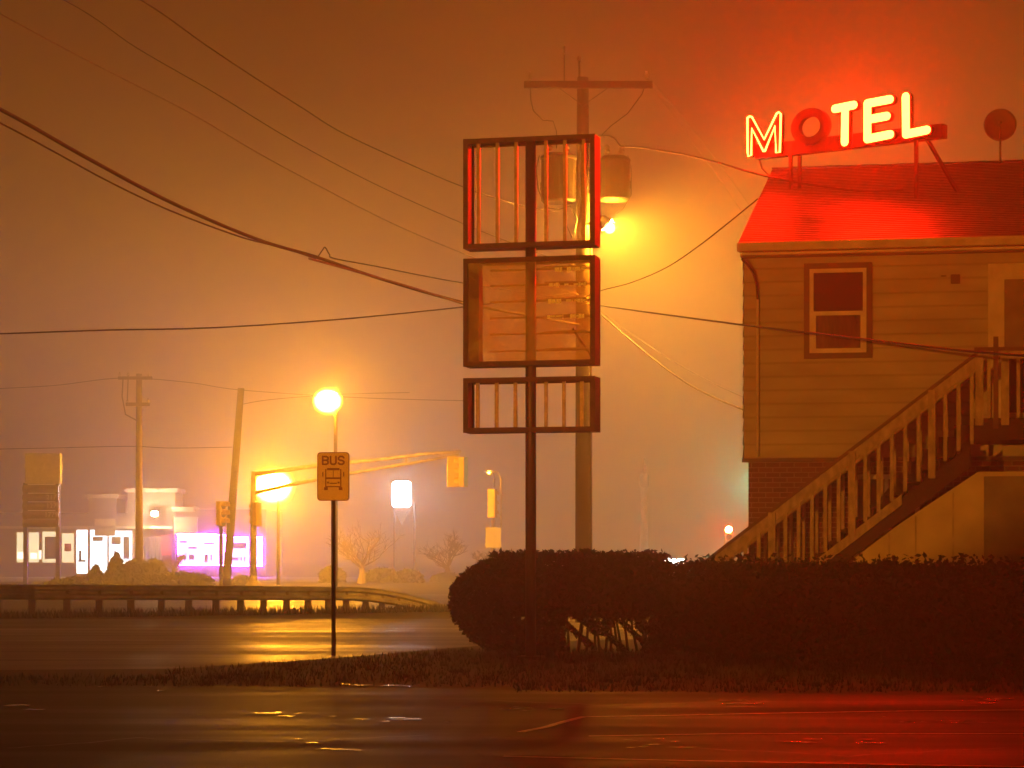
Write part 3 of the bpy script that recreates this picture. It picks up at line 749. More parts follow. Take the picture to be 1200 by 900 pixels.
# ------------------------------------------------------------------ neon roof sign
NF = Frame((880 - CX) / F * 39.4, 39.4, -38.0)
def n5(a, b_, v=0.0): return NF.px(870 + a / 5.0, 100 + b_ / 5.0, v)
sg = thing('motel_sign', 'rooftop MOTEL sign in glowing red neon letters with the O unlit', 'sign', NF.o, NF.rz)
r0 = n5(60, 400); r1 = n5(1160, 262)
RZ0 = n5(420, 395)[1]; 
q = MB(); q.prism([(n5(70, 345)[0], n5(100, 345)[1]), (n5(1165, 222)[0], n5(1165, 222)[1]), (n5(1165, 222)[0], n5(1165, 303)[1]), (n5(70, 345)[0], n5(100, 425)[1])], 0.02, 0.20, axis='y'); q.build('raceway', M['redcan'], sg)
neon = emit('neon_red', NEON, 1.0); 
strokes = {'T': [((562, 143), (672, 121)), ((622, 130), (619, 338))],
           'E': [((752, 112), (752, 320)), ((752, 112), (884, 88)), ((752, 207), (866, 186)), ((752, 320), (886, 293))],
           'L': [((976, 72), (978, 292)), ((978, 292), (1100, 267))]}
HW = 0.066
for ch, ss in strokes.items():
    q = MB(); f_ = MB()
    for i, (a, b_) in enumerate(ss):
        capsule(q, n5(*a), n5(*b_), HW + .014, -0.10 - .001 * i, -0.0 - .001 * i)
        capsule(f_, n5(*a), n5(*b_), HW, -0.112 - .0015 * i, -0.104 - .0015 * i)
    o = q.build('letter', M['redcan'], sg); o['label'] = 'lit letter %s' % ch
    f_.build('neon_face', neon, o)
mo = [(50, 198), (62, 188), (76, 190), (148, 322), (222, 170), (234, 163), (246, 172), (240, 398), (218, 400), (211, 245), (152, 392), (144, 392), (76, 258), (72, 416), (56, 420), (52, 398)]
q = MB()
for i, (a, b_) in enumerate([((62, 205), (64, 405)), ((62, 205), (148, 360)), ((148, 360), (232, 185)), ((234, 185), (228, 388))]):
    capsule(q, n5(*a), n5(*b_), HW * .72, -0.085 - .001 * i, -.0 - .001 * i)
o = q.build('letter', M['redcan'], sg); o['label'] = 'letter M with only its outline tube lit'
q = MB(); pp = [n5(*p) for p in mo]; pp.append(pp[0]); q.tube([(p[0], -0.11, p[1]) for p in pp], 0.017, 8, cap=False); q.build('neon_tube', emit('neon_red_tube', tuple(c * 1.0 for c in NEON), 1.0), o)
# unlit O: ring
q = MB(); n = 40; oc = n5(412, 246); orx = (n5(522, 246)[0] - n5(302, 246)[0]) / 2; orz = (n5(412, 138)[1] - n5(412, 354)[1]) / 2
def ringpt(t, k): return (oc[0] + orx * k * math.cos(t), oc[1] + orz * k * math.sin(t))
for i in range(n):
    t0, t1 = 2 * math.pi * i / n, 2 * math.pi * (i + 1) / n
    A, B, C_, D_ = ringpt(t0, 1), ringpt(t1, 1), ringpt(t1, .56), ringpt(t0, .56)
    for y in (-.10, .0): q.face([(A[0], y, A[1]), (B[0], y, B[1]), (C_[0], y, C_[1]), (D_[0], y, D_[1])])
    q.face([(A[0], -.10, A[1]), (B[0], -.10, B[1]), (B[0], 0, B[1]), (A[0], 0, A[1])]); q.face([(D_[0], -.10, D_[1]), (C_[0], -.10, C_[1]), (C_[0], 0, C_[1]), (D_[0], 0, D_[1])])
bmesh.ops.remove_doubles(q.bm, verts=q.bm.verts, dist=1e-4)
o = q.build('letter', M['redcan'], sg); o['label'] = 'unlit dark letter O'
# struts down to the roof
def roof_z(pw):
    l = MF.local(pw); y = l.y
    t = 1 - abs(y - rd) / (rd + ov); return z_eave + (z_ridge - z_eave) * t
def strut(a5, v, b5=None, vb=None, r=.024):
    u_, z_ = n5(*a5); pw = NF.o + NF.ux * u_ - NF.uy * v
    pb = pw if b5 is None else NF.o + NF.ux * n5(*b5)[0] - NF.uy * vb
    zb_ = roof_z(pb)
    a = NF.local(pw); b_ = NF.local(pb)
    MB().bar((a.x, a.y, z_), (b_.x, b_.y, zb_ - .01), .05, .05).build('strut', M['redcan'], sg)
strut((272, 395), -.06); strut((300, 395), -.19); strut((1008, 300), -.06); strut((1045, 300), -.19, (1130, 470), -.75)
q = MB(); pts_ = [n5(82, 425), n5(90, 480), n5(120, 520), n5(160, 525), n5(200, 515)]; q.tube([(p[0], .08 + .05 * i, p[1]) for i, p in enumerate(pts_)], .016, 6); q.build('power_lead', M['blackrubber'], sg)

# satellite dish on the ridge
dp_ = MF.px(1172, 192, -rd + .1); dc = MF.px(1172, 147, -rd + .1)
ds = thing('satellite_dish', 'round satellite dish on a short mast on the motel ridge', 'satellite dish', MF.o + MF.ux * dp_[0] + MF.uy * (rd - .1), MF.rz)
zb_ = z_ridge - .02
MB().tube([(0, 0, zb_ - .02), (0, 0, dc[1] - .1), (0, .06, dc[1])], .022, 8).build('mast', M['dish'], ds)
q = MB(); prof_ = []
for i in range(7):
    r = .27 * i / 6 + .004; prof_.append((r, .06 * (i / 6) ** 2))
n = 28; rings = []
for r, h_ in prof_: rings.append([q.bm.verts.new((r * math.cos(2 * math.pi * k / n), -h_, dc[1] + r * math.sin(2 * math.pi * k / n))) for k in range(n)])
for A, B in zip(rings, rings[1:]):
    for k in range(n): q.bm.faces.new((A[k], A[(k + 1) % n], B[(k + 1) % n], B[k]))
q.bm.faces.new(rings[0])
o = q.build('reflector', M['dish'], ds, smooth=True); o.modifiers.new('thick', 'SOLIDIFY').thickness = .008
MB().tube([(0, .02, dc[1] - .26), (0, -.22, dc[1] - .16), (0, -.30, dc[1] - .02)], .012, 6).ball((0, -.30, dc[1] + .0), .03).build('feed_arm', M['dish'], ds)

# ------------------------------------------------------------------ empty sign pylon
PF = Frame((622 - CX) / F * 31.8, 31.8, -14.0)
py = thing('sign_pylon', 'tall rusty pole carrying three empty sign boxes beside the rounded hedge', 'sign', PF.o, PF.rz)
zt = PF.px(622, 165)[1]
MB().tube([(0, 0, 0), (0, 0, zt)], .072, 16).build('pole', M['pole'], py, smooth=True)
MB().box(-.16, .16, -.16, .16, 0, .03).build('base_plate', M['pole'], py)
DB = 0.17                                        # half depth of the boxes
def sign_box(y0, y1, rods, panel=False):
    u0 = PF.px(543, (y0 + y1) / 2, DB)[0]; u1 = PF.px(697, (y0 + y1) / 2, DB)[0]
    z1 = PF.px(622, y0, DB)[1]; z0 = PF.px(622, y1, DB)[1]
    q = MB(); t = .035
    q.box(u0, u1, -DB, DB, z1 - t, z1); q.box(u0, u1, -DB, DB, z0, z0 + t)
    q.box(u0, u0 + t, -DB, DB, z0 + t, z1 - t); q.box(u1 - t, u1, -DB, DB, z0 + t, z1 - t)
    fr = q.build('sign_box', M['frame'], py)
    q = MB(); lip = .065
    for y in (-DB - .004, DB - .008):
        ring(q, (u0 - .003, u1 + .003, z0 - .003, z1 + .003), lip, y, y + .012)
    q.build('front_lip', M['frame'], fr)
    for x in rods:
        u_ = PF.px(x, (y0 + y1) / 2, 0)[0]
        MB().box(u_ - .022, u_ + .022, -.02, .02, z0 + t, z1 - t).build('rod', M['rod'], fr)
    return fr, u0, u1, z0, z1
sign_box(160, 289, [561, 583, 605, 640, 662, 684])
fr, u0, u1, z0, z1 = sign_box(301, 428, [])
for y in (-DB + .018, DB - .018):
    MB().box(u0 + .04, u1 - .04, y - .003, y + .003, z0 + .04, z1 - .04).build('acrylic_panel', M['acrylic'], fr)
q = MB()
for yy in (316, 334, 353, 372, 391, 411):
    z = PF.px(622, yy, -DB + .05)[1]; q.box(u0 + .30, u1 - .05, DB - .075, DB - .05, z - .016, z + .012); q.box(.22, u1 - .12, -DB + .03, -DB + .05, z - .010, z + .008)
q.build('letter_track', M['rod'], fr)['kind'] = 'stuff'
q = MB(); rnd = random.Random(5)
for yy, xs in ((316, ((650, 659), (664, 689))), (334, ((643, 656), (661, 667), (672, 687))), (353, ((642, 658), (663, 671), (673, 688))), (371, ((641, 660), (668, 685)))):
    z = PF.px(622, yy, DB)[1]
    for x0_, x1_ in xs:
        a_ = PF.px(x0_, yy, DB)[0]; b__ = PF.px(x1_, yy, DB)[0]
        while a_ < b__:
            w_ = min(rnd.uniform(.03, .09), b__ - a_); h_ = rnd.uniform(.012, .040)
            q.box(a_, a_ + w_ * .85, -DB + .004, -DB + .012, z - h_, z + h_ * .6); a_ += w_
q.build('glint_strip', mat('pale_glint_strip', (0.92, 0.88, 0.74), 0.2, scale=9, var=0.1, bump=0.3), fr)['kind'] = 'stuff'  # pale strips stand in for light glinting off the letter tracks
q = MB(); q.box(u0 + .045, u0 + .20, -DB + .05, DB - .09, z0 + .045, z1 - .05); q.build('ballast_cover', M['frame'], fr)
for a in (0.32, -0.32):
    pass
MB().bar((.55, .1, z0 + .5), (u1 - .1, .1, z0 + .12), .03, .03).build('brace', M['frame'], fr)
sign_box(442, 506, [560, 582, 604, 640, 661, 682])

# ------------------------------------------------------------------ bus stop sign
by = F * EYE / 120.5
bs = thing('bus_stop_sign', 'amber lit BUS stop sign with a bus front pictogram on a thin post', 'sign', ((391 - CX) * by / F, by, 0), R(-3))
k = by / F
zt = EYE + (HY - 533) * k
q = MB(); q.tube([(0, 0, 0), (-.006, 0, zt - .05)], .030, 8); q.build('post', M['pole'], bs)
w, h = 38 * k / 2, 57 * k / 2; zc = EYE + (HY - 558.5) * k
def rounded(w, h, r, n=5):
    poly = []
    for cx_, cz_, a0 in ((w - r, h - r, 0), (-w + r, h - r, 90), (-w + r, -h + r, 180), (w - r, -h + r, 270)):
        for i in range(n + 1): t = R(a0 + 90 * i / n); poly.append((cx_ + r * math.cos(t), cz_ + r * math.sin(t)))
    return poly
q = MB(); q.prism([(a, b_ + zc) for a, b_ in rounded(w, h, .045)], -.040, -.034, axis='y'); pt = q.build('sign_plate', M['busplate'], bs)
def ringpoly(mbx, P0, P1, y0, y1):
    n = len(P0)
    for i in range(n):
        j = (i + 1) % n
        mbx.face([(P0[i][0], y0, P0[i][1]), (P0[j][0], y0, P0[j][1]), (P1[j][0], y0, P1[j][1]), (P1[i][0], y0, P1[i][1])])
q = MB(); ringpoly(q, [(a, b_ + zc) for a, b_ in rounded(w - .001, h - .001, .044)], [(a, b_ + zc) for a, b_ in rounded(w - .012, h - .012, .036)], -.0412, 0); q.build('border', M['busink'], pt)
def letters(txt, size, m, name, parent, loc, rot=(R(90), 0, 0), offset=0.0, align='CENTER'):
    cu = bpy.data.curves.new(name, 'FONT'); cu.body = txt; cu.size = size; cu.align_x = align; cu.align_y = 'CENTER'; cu.extrude = .0012; cu.offset = offset
    t_ = bpy.data.objects.new('tmp', cu); S.collection.objects.link(t_)
    dg = bpy.context.evaluated_depsgraph_get(); me = bpy.data.meshes.new_from_object(t_.evaluated_get(dg))
    bpy.data.objects.remove(t_); me.materials.clear(); me.materials.append(m)
    o = bpy.data.objects.new(name, me); S.collection.objects.link(o); o.parent = parent; o.location = loc; o.rotation_euler = rot
    return o
def word_strokes(parent, glyphs, x0, pitch, wz, hz_, zc, y, r, m, name):
    q = MB(); c_ = 0
    for gi, g in enumerate(glyphs):
        for st_ in g:
            for a, b_ in zip(st_, st_[1:]):
                P0 = (x0 + pitch * gi + a[0] * wz, zc + a[1] * hz_); P1 = (x0 + pitch * gi + b_[0] * wz, zc + b_[1] * hz_)
                if Vector(P0) == Vector(P1): continue
                capsule(q, P0, P1, r, y - .0001 * c_, y + .003, 5); c_ += 1
    return q.build(name, m, parent)
GLYPH = {'B': [[(0, 0), (0, 1), (.7, 1), (1, .86), (1, .64), (.7, .52), (0, .52)], [(.7, .52), (1, .38), (1, .14), (.7, 0), (0, 0)]],
         'U': [[(0, 1), (0, .2), (.25, 0), (.75, 0), (1, .2), (1, 1)]],
         'S': [[(1, .84), (.75, 1), (.25, 1), (0, .82), (0, .66), (.25, .53), (.75, .47), (1, .34), (1, .17), (.75, 0), (.25, 0), (0, .16)]]}
word_strokes(pt, [GLYPH[c] for c in 'BUS'], -.145, .108, .074, .105, zc + h - .165, -.0425, .0115, M['busink'], 'lettering')
q = MB(); B_ = lambda x0, x1, z0, z1: q.box(x0, x1, -.0436, -.0405, zc + z0, zc + z1)
B_(-.085, .085, .085, .115); B_(-.11, -.095, -.13, .10); B_(.095, .11, -.13, .10); B_(-.11, .11, -.035, -.012); B_(-.11, .11, -.145, -.131)
B_(-.125, -.075, -.185, -.146); B_(.075, .125, -.185, -.146); B_(-.15, -.135, 0, .06); B_(.135, .15, 0, .06); B_(-.05, .05, -.10, -.085); B_(-.004, .004, -.010, .084)
B_(-.085, -.06, -.095, -.07); B_(.06, .085, -.095, -.07)
q.build('bus_pictogram', M['busink'], pt)

# ------------------------------------------------------------------ utility pole with transformers
UY = 48.0; uk = UY / F
UP = P(683, 648, UY); UP.z = 0
up = thing('utility_pole', 'tall wooden utility pole with a crossarm and two transformer cans behind the empty signs', 'utility pole', UP)
Z = lambda y: EYE + (HY - y) * uk
X = lambda x: (x - 683) * uk
MB().tube([(0, 0, 0), (0, 0, Z(300)), (0, 0, Z(91))], [.155, .14, .115], 14).build('pole', M['wood'], up, smooth=True)
MB().box(X(614), X(764), -.20, -.10, Z(105), Z(97)).build('crossarm', M['wood'], up)
q = MB(); q.bar((X(655), -.15, Z(105)), (0, -.13, Z(125)), .03, .012); q.bar((X(712), -.15, Z(105)), (0, -.13, Z(125)), .03, .012); q.build('arm_brace', M['steelgrey'], up)
def insul(x, y0, y1, r=.05, yo=-.15):
    q = MB(); h = Z(y1) - Z(y0); q.lathe([(.012, 0), (.012, h * .3), (r, h * .35), (r * .8, h * .5), (r, h * .6), (r * .7, h * .8), (r * .5, h)], (X(x), yo, Z(y0)), 10)
    return q.build('insulator', M['porcelain'], up, smooth=True)
insul(621, 97, 86); insul(757, 97, 85)
q = MB(); q.tube([(X(679), 0, Z(92)), (X(679), 0, Z(66))], .022, 6); q.tube([(X(661), -.15, Z(97)), (X(661), -.15, Z(58))], .012, 6); q.build('pole_top_pin', M['steelgrey'], up)
insul(679, 74, 65, .06, 0); insul(661, 66, 56, .04)
def can(x0, x1, y0, y1, yo):
    r = (x1 - x0) * uk / 2; xc = X((x0 + x1) / 2); z0, z1 = Z(y1), Z(y0)
    q = MB(); q.lathe([(r * .9, z0), (r, z0 + .04), (r, z1 - .12), (r * 1.05, z1 - .11), (r * 1.05, z1 - .06), (r * .8, z1)], (xc, yo, 0), 20)
    t = q.build('transformer', M['steelgrey'], up, smooth=False)
    for dx in (-.5, .45):
        q = MB(); q.lathe([(.03, 0), (.07, .03), (.04, .08), (.07, .12), (.04, .17), (.06, .21), (.02, .27)], (xc + dx * r, yo - .05, z1 - .03), 10); q.build('bushing', M['porcelain'], t)
    q = MB(); q.box(min(xc, 0), max(xc, 0), yo - .03, yo + .03, (z0 + z1) / 2 + .15, (z0 + z1) / 2 + .22); q.box(min(xc, 0), max(xc, 0), yo - .03, yo + .03, z0 + .15, z0 + .22); q.build('hanger', M['steelgrey'], t)
    for s in (-1, 1):
        q = MB(); q.box(xc + s * r - .02, xc + s * r + .02, yo - .06, yo + .06, z0 + .25, z0 + .4); q.build('lug', M['steelgrey'], t)
can(634, 675, 181, 238, -.05); can(702, 738, 184, 236, -.05)
q = MB()
def loop(pts, r=.011, dy=-.2): q.tube([(X(a), dy, Z(b_)) for a, b_ in pts], r, 5)
loop([(621, 97), (622, 120), (625, 132), (636, 143), (648, 144), (652, 156), (652, 176)]); loop([(757, 97), (752, 112), (735, 135), (715, 150), (705, 160)])
loop([(735, 184), (739, 200), (739, 230), (730, 246), (722, 252)]); loop([(632, 184), (628, 200), (631, 225), (640, 245), (655, 247), (668, 243), (676, 258), (673, 275)], .014); loop([(664, 240), (662, 262), (670, 280)], .01)
q.build('jumper_lead', M['cable'], up)['kind'] = 'stuff'
q = MB(); q.box(.13, .19, -.05, .05, Z(425), Z(330)); q.tube([(.16, -.02, 0), (.16, -.02, Z(260))], .028, 8); q.build('riser_conduit', M['steelgrey'], up)
# flood lamp on the pole
fl = thing('floodlight', 'bright amber floodlight on the utility pole below the right transformer', 'lamp', P(700, 262, UY - .2))
MB().bar((-.26, .1, 0), (.12, 0, .04), .04, .04).build('arm', M['steelgrey'], fl)
hood = MB().lathe([(.05, -.24), (.10, -.18), (.135, -.02), (.13, -.005)], (0, 0, 0), 14).build('hood', M['steelgrey'], fl)
hood.rotation_euler = Vector((.72, .24, -.64)).to_track_quat('Z', 'Y').to_euler(); hood.location = (.20, -.02, -.03)
q = MB(); q.lathe([(.14, 0), (.12, .006), (.06, .010)], n=14); lens = q.build('lens', emit('flood_glow', SODIUM, 92000), fl)
lens.rotation_euler = Vector((.72, .24, -.64)).to_track_quat('Z', 'Y').to_euler(); lens.location = (.20, -.02, -.03)
MB().ball((0, 0, 0), .12, 14, 10).build('spot_ball', bloomglow('spot_ball_glow', (1.0, .62, .2), 14, 1.5), fl, smooth=True).location = (.24, -.10, -.10)  # dim ball added as the visible bright spot, the lens faces away

# ------------------------------------------------------------------ overhead wires
def cat(pts, n=10):
    res = []
    for i in range(len(pts) - 1):
        p0, p1, p2, p3 = pts[max(i - 1, 0)], pts[i], pts[i + 1], pts[min(i + 2, len(pts) - 1)]
        for k in range(n):
            t = k / n
            res.append(tuple(0.5 * ((2 * b_) + (-a + c) * t + (2 * a - 5 * b_ + 4 * c - d_) * t * t + (-a + 3 * b_ - 3 * c + d_) * t ** 3) for a, b_, c, d_ in zip(p0, p1, p2, p3)))
    res.append(tuple(pts[-1])); return res
def wire(pts, r, label, m='cable', ya=None, yb=None, group='overhead wires', name='overhead_wire'):
    """pts: photo points (x, y) with a plan line between depths ya and yb, or (x, y, depth)."""
    if len(pts[0]) == 2:
        xa, xb = pts[0][0], pts[-1][0]
        A = Vector(((xa - CX) * ya / F, ya)); B = Vector(((xb - CX) * yb / F, yb)); res = []
        for x, y in pts:
            s = (x - CX) / F; den = (B.x - A.x) - s * (B.y - A.y)
            t = (s * A.y - A.x) / den if abs(den) > 1e-9 else 0
            res.append((x, y, A.y + t * (B.y - A.y)))
        pts = res
    # interpolate in the place rather than the picture
    w3 = [tuple(P(x, y, Y)) for x, y, Y in pts]
    w3 = cat(w3, 8); o0 = Vector(w3[0])
    q = MB(); q.tube([Vector(p) - o0 for p in w3], r, 6)
    return tag(q.build(name, M[m], loc=o0, smooth=True), label, 'wire', group)
wire([(-170, -165), (0, -93), (165, 0), (240, 52), (300, 92), (355, 127), (400, 155), (470, 188), (540, 218), (600, 238), (655, 249)], .011, 'topmost wire crossing to the upper empty sign box', 'cable', 30, 48)
wire([(-170, -120), (75, 0), (160, 56), (250, 108), (340, 163), (440, 216), (545, 263), (640, 300), (681, 314)], .007, 'thin second highest wire at the left', 'cable', 30, 48)
wire([(-170, -82), (0, 16), (110, 75), (220, 131), (300, 178), (370, 216), (460, 262), (545, 298), (630, 330), (681, 346)], .0075, 'thin reddish third wire at the left', 'barecable', 30, 48)
wire([(-170, 46), (0, 128), (100, 184), (200, 237), (300, 280), (370, 301), (450, 328), (545, 355), (630, 372), (681, 381)], .027, 'thick black cable bundle sagging to the middle sign box', 'cable', 29, 48)
wire([(-170, 58), (0, 144), (60, 176), (130, 214), (200, 247), (280, 277), (330, 290), (370, 303)], .012, 'thin cable running just under the thick bundle', 'cable', 28.6, 38.2)
wire([(372, 302), (378, 293), (381, 290), (386, 298), (392, 303), (440, 312), (490, 322), (545, 332), (640, 346), (681, 351)], .011, 'short service wire rising from a clamp on the thick bundle', 'cable', 38.3, 48)
wire([(-200, 396), (0, 391), (120, 387), (250, 384), (400, 374), (540, 360), (620, 350), (681, 342)], .015, 'low nearly level cable at the left', 'cable', 40, 48)
wire([(362, 303), (420, 319), (480, 336), (545, 357)], .018, 'shiny wet messenger strand under the bundle by the middle box', 'barecable', 37.7, 41.8)
# to the right
wire([(683, 349, 47.8), (706, 340, 47), (740, 331, 45), (780, 314, 43), (815, 291, 41), (850, 264, 39), (888, 233, 37.4)], .012, 'sagging drop wire rising to the motel roof edge')
wire([(683, 355), (760, 366), (872, 381), (950, 390), (1050, 402), (1140, 412), (1300, 424)], .015, 'dark cable passing in front of the motel window', 'cable', 47.8, 22)
wire([(683, 350, 47.8), (706, 370, 46.6), (735, 395, 44.5), (765, 420, 42.5), (800, 446, 40.2), (835, 465, 38), (873, 481, 35.6)], .014, 'shiny pale wire sagging to the motel corner', 'barecable')
wire([(683, 345, 47.8), (705, 365, 46.6), (735, 388, 45), (790, 424, 41.5), (835, 449, 38.6), (873, 466, 35.6)], .004, 'thin wire above the shiny one near the motel corner', 'barecable')
wire([(688, 160, 47.8), (716, 160, 47), (728, 171, 46.5), (745, 172, 45.8), (790, 179, 43.2), (835, 189, 40.6), (880, 202, 38.6), (915, 210, 37.6), (960, 218, 37.0), (1010, 224, 36.6), (1058, 222, 36.5)], .017, 'service cable drooping across the red motel roof')
wire([(757, 88, 47.8), (800, 137, 50), (860, 215, 54), (920, 300, 58)], .007, 'faint wire slanting down past the crossarm', 'barecable')
wire([(757, 92, 47.8), (800, 150, 50), (850, 220, 53), (905, 300, 57)], .006, 'second faint wire slanting down past the crossarm', 'barecable')
wire([(-40, 457), (60, 452), (142, 443), (220, 448), (282, 457), (420, 466), (560, 470)], .02, 'faint far wire over the left roadside poles', 'cable', 106, 100)
wire([(-40, 527), (60, 525), (150, 523), (200, 525), (272, 524)], .018, 'faint low far wire between the left roadside poles', 'cable', 106, 100)
wire([(282, 474), (320, 468), (400, 462), (480, 460)], .018, 'faint far wire leaving the leaning pole', 'cable', 100, 104)

# ------------------------------------------------------------------ far left: poles, price sign, signals
def far_pole(x, ytop, ybase, Y, w, name, label, lean=0.0):
    k = Y / F; b_ = P(x, HY, Y); b_.z = 0
    t = thing(name, label, 'utility pole', b_)
    MB().tube([(0, 0, 0), (lean, 0, EYE + (HY - ytop) * k)], [w * k / 2 * 1.15, w * k / 2 * .85], 10).build('pole', M['wood'], t, smooth=True)
    return t, k
t, k = far_pole(163, 438, 690, 105, 8, 'utility_pole', 'far utility pole with two crossarms near the roadside shops')
zz = lambda y: EYE + (HY - y) * k
MB().box(-24 * k, 16 * k, -.2, -.08, zz(445), zz(441.5)).build('crossarm', M['wood'], t)
MB().box(-15 * k, 13 * k, -.2, -.08, zz(476), zz(472)).build('crossarm', M['wood'], t)
q = MB()
for x in (-22, -12, 12): q.lathe([(.02, 0), (.07, .06), (.04, .14), (.02, .2)], (x * k, -.14, zz(441.5)), 8)
for x in (-13, 11): q.lathe([(.02, 0), (.07, .06), (.04, .14), (.02, .2)], (x * k, -.14, zz(472)), 8)
q.build('insulators', M['porcelain'], t)['kind'] = 'stuff'
q = MB(); q.tube([(-18 * k, -.2, zz(445)), (-19 * k, -.2, zz(465)), (-15 * k, -.2, zz(486)), (-2 * k, -.15, zz(493))], .03, 5); q.tube([(-12 * k, -.2, zz(445)), (-13 * k, -.2, zz(470))], .025, 5); q.build('jumper_lead', M['cable'], t)['kind'] = 'stuff'
t, k = far_pole(265, 455, 690, 100, 9, 'leaning_pole', 'bare wooden pole leaning to the right by the purple lit shop', lean=17.5 * 100 / F)

# price sign
py_ = 104.0; k = py_ / F
ps = thing('price_sign', 'unlit roadside fuel price sign on two posts in front of the pale shop', 'sign', (P(50, HY, py_).x, py_, 0))
zz = lambda y: EYE + (HY - y) * k; xx = lambda x: (x - 50) * k
for x in (30, 68): MB().box(xx(x) - .09, xx(x) + .09, -.08, .08, 0, zz(566)).build('post', M['pole'], ps)
MB().box(xx(30), xx(72), -.2, .2, zz(567), zz(531)).build('header_panel', M['white'], ps, bevel=.03)
for i in range(5):
    y0 = 568 + i * 10.1
    q = MB(); n = 8; w0, w1 = xx(28), xx(70); zt, zb_ = zz(y0 + .5), zz(y0 + 9.4)
    # each price row bulges forward
    prof_ = [(-.2 - .16 * math.sin(math.pi * j / n), zb_ + (zt - zb_) * j / n) for j in range(n + 1)] + [(.15, zt), (.15, zb_)]
    q.prism(prof_, w0, w1, axis='x'); row = q.build('price_row', M['pricerow'] if 'pricerow' in M else mat('price_row_face', (0.20, 0.13, 0.06), 0.22, scale=3, bump=0.05), ps)
    if 0 < i < 4:
        letters(('2 17', '1 2 7', '177 9')[i - 1].replace(' ', ''), .30, M['white'], 'price_digits', row, (xx(62), -.372, (zt + zb_) / 2))

# traffic signals
def signal_head(mbx, c, h, w, d):
    x, y, z = c
    mbx.box(x - w / 2, x + w / 2, y - d / 2, y + d / 2, z - h / 2, z + h / 2)
def signal(parent, loc, h=1.2, w=.38, face=-1, lit=None, name='signal_head', turn=0.0):
    q = MB(); q.box(-w / 2, w / 2, -.12, .12, -h / 2, h / 2); o = q.build(name, M['signalyellow'], parent, loc=loc, bevel=.02); o.rotation_euler.z = turn
    for i, zz_ in enumerate((h / 3, 0, -h / 3)):
        v = MB(); n = 12; r = w * .40                         # visor: open half tube
        A = [v.bm.verts.new((r * math.cos(math.pi * 1.15 * j / n - .235), face * .12, zz_ + r * math.sin(math.pi * 1.15 * j / n - .235))) for j in range(n + 1)]
        B = [v.bm.verts.new((p.co.x, face * .34, p.co.z)) for p in A]
        for j in range(n): v.bm.faces.new((A[j], A[j + 1], B[j + 1], B[j]))
        vo = v.build('visor', M['signalyellow'], o); vo.modifiers.new('thick', 'SOLIDIFY').thickness = .015
        l = MB(); l.prism([(r * .9 * math.cos(2 * math.pi * j / 16), zz_ + r * .9 * math.sin(2 * math.pi * j / 16)) for j in range(16)], face * .122, face * .135, axis='y')
        l.build('lens', lit[1] if lit and lit[0] == i else M['blackrubber'], o)
    return o
sy = 95.0; k = sy / F; zz = lambda y: EYE + (HY - y) * k
mp_ = P(297, HY, sy); mp_.z = 0
ma_ = thing('mast_arm_signal', 'traffic signal pole with long pale mast arm reaching out over the road', 'traffic light', mp_)
MB().tube([(0, 0, 0), (0, 0, zz(552))], [.14, .10], 12).build('pole', M['armsteel'], ma_, smooth=True)
MB().lathe([(.34, 0), (.34, .12), (.18, .3), (.15, .5)], n=12).build('base', M['armsteel'], ma_)
xx = lambda x: (x - 297) * k
q = MB(); q.tube([(xx(a), 0, zz(b_)) for a, b_ in ((297, 556), (360, 547), (440, 539), (500, 532), (540, 529))], [.09, .085, .075, .065, .06], 8); q.build('upper_arm', M['armsteel'], ma_, smooth=True)
q = MB(); q.tube([(xx(a), 0, zz(b_)) for a, b_ in ((297, 578), (350, 566), (420, 553), (480, 543), (538, 533))], [.08, .075, .065, .055, .05], 8); q.build('lower_arm', M['armsteel'], ma_, smooth=True)
q = MB(); q.bar((xx(476), 0, zz(536)), (xx(476), 0, zz(543)), .08, .08); q.bar((xx(400), 0, zz(543)), (xx(400), 0, zz(556)), .08, .08); q.build('arm_strut', M['armsteel'], ma_)
s1 = signal(ma_, (xx(530.5), -.05, zz(553)), 36 * k, 13 * k, face=1, turn=R(8)); s2 = signal(ma_, (xx(543), -.35, zz(553.5)), 35 * k, 13 * k, face=1, turn=R(70))
MB().bar((xx(531), 0, zz(531)), (xx(531), 0, zz(536)), .06, .06).build('hanger', M['armsteel'], ma_)
signal(ma_, (xx(301.5), -.1, zz(603)), 28 * k, 9 * k, face=1, turn=R(50))
# signal on its own post by the leaning pole
p_ = P(259, HY, 96); p_.z = 0; k = 96 / F
sp2 = thing('post_signal', 'yellow traffic signal on a thin post beside the leaning pole', 'traffic light', p_)
MB().tube([(0, 0, 0), (0, 0, EYE + (HY - 616) * k)], .075, 10).build('post', M['pole'], sp2)
signal(sp2, (0, 0, EYE + (HY - 602) * k), 29 * k, 12 * k, face=-1, turn=R(60))
# signal at the right of the mast arm
Yr = 112.0; k = Yr / F; p_ = P(577, HY, Yr); p_.z = 0
sp3 = thing('post_signal', 'dark yellow traffic signal above a white plate, just left of the empty sign pylon', 'traffic light', p_)
MB().tube([(0, 0, 0), (0, 0, EYE + (HY - 575) * k)], .085, 10).build('post', M['pole'], sp3)
signal(sp3, (0, -.1, EYE + (HY - 590) * k), 34 * k, 10 * k, face=1, turn=R(-30))
MB().box(-8 * k, 10 * k, -.18, -.15, EYE + (HY - 642) * k, EYE + (HY - 618) * k).build('back_plate', M['white'], sp3)
q = MB(); q.tube([(10 * k, .3, EYE + (HY - 620) * k), (10 * k, .3, EYE + (HY - 560) * k), (6 * k, .3, EYE + (HY - 553) * k), (-2 * k, .3, EYE + (HY - 552) * k)], .05, 6); q.build('lamp_arm', M['armsteel'], sp3)

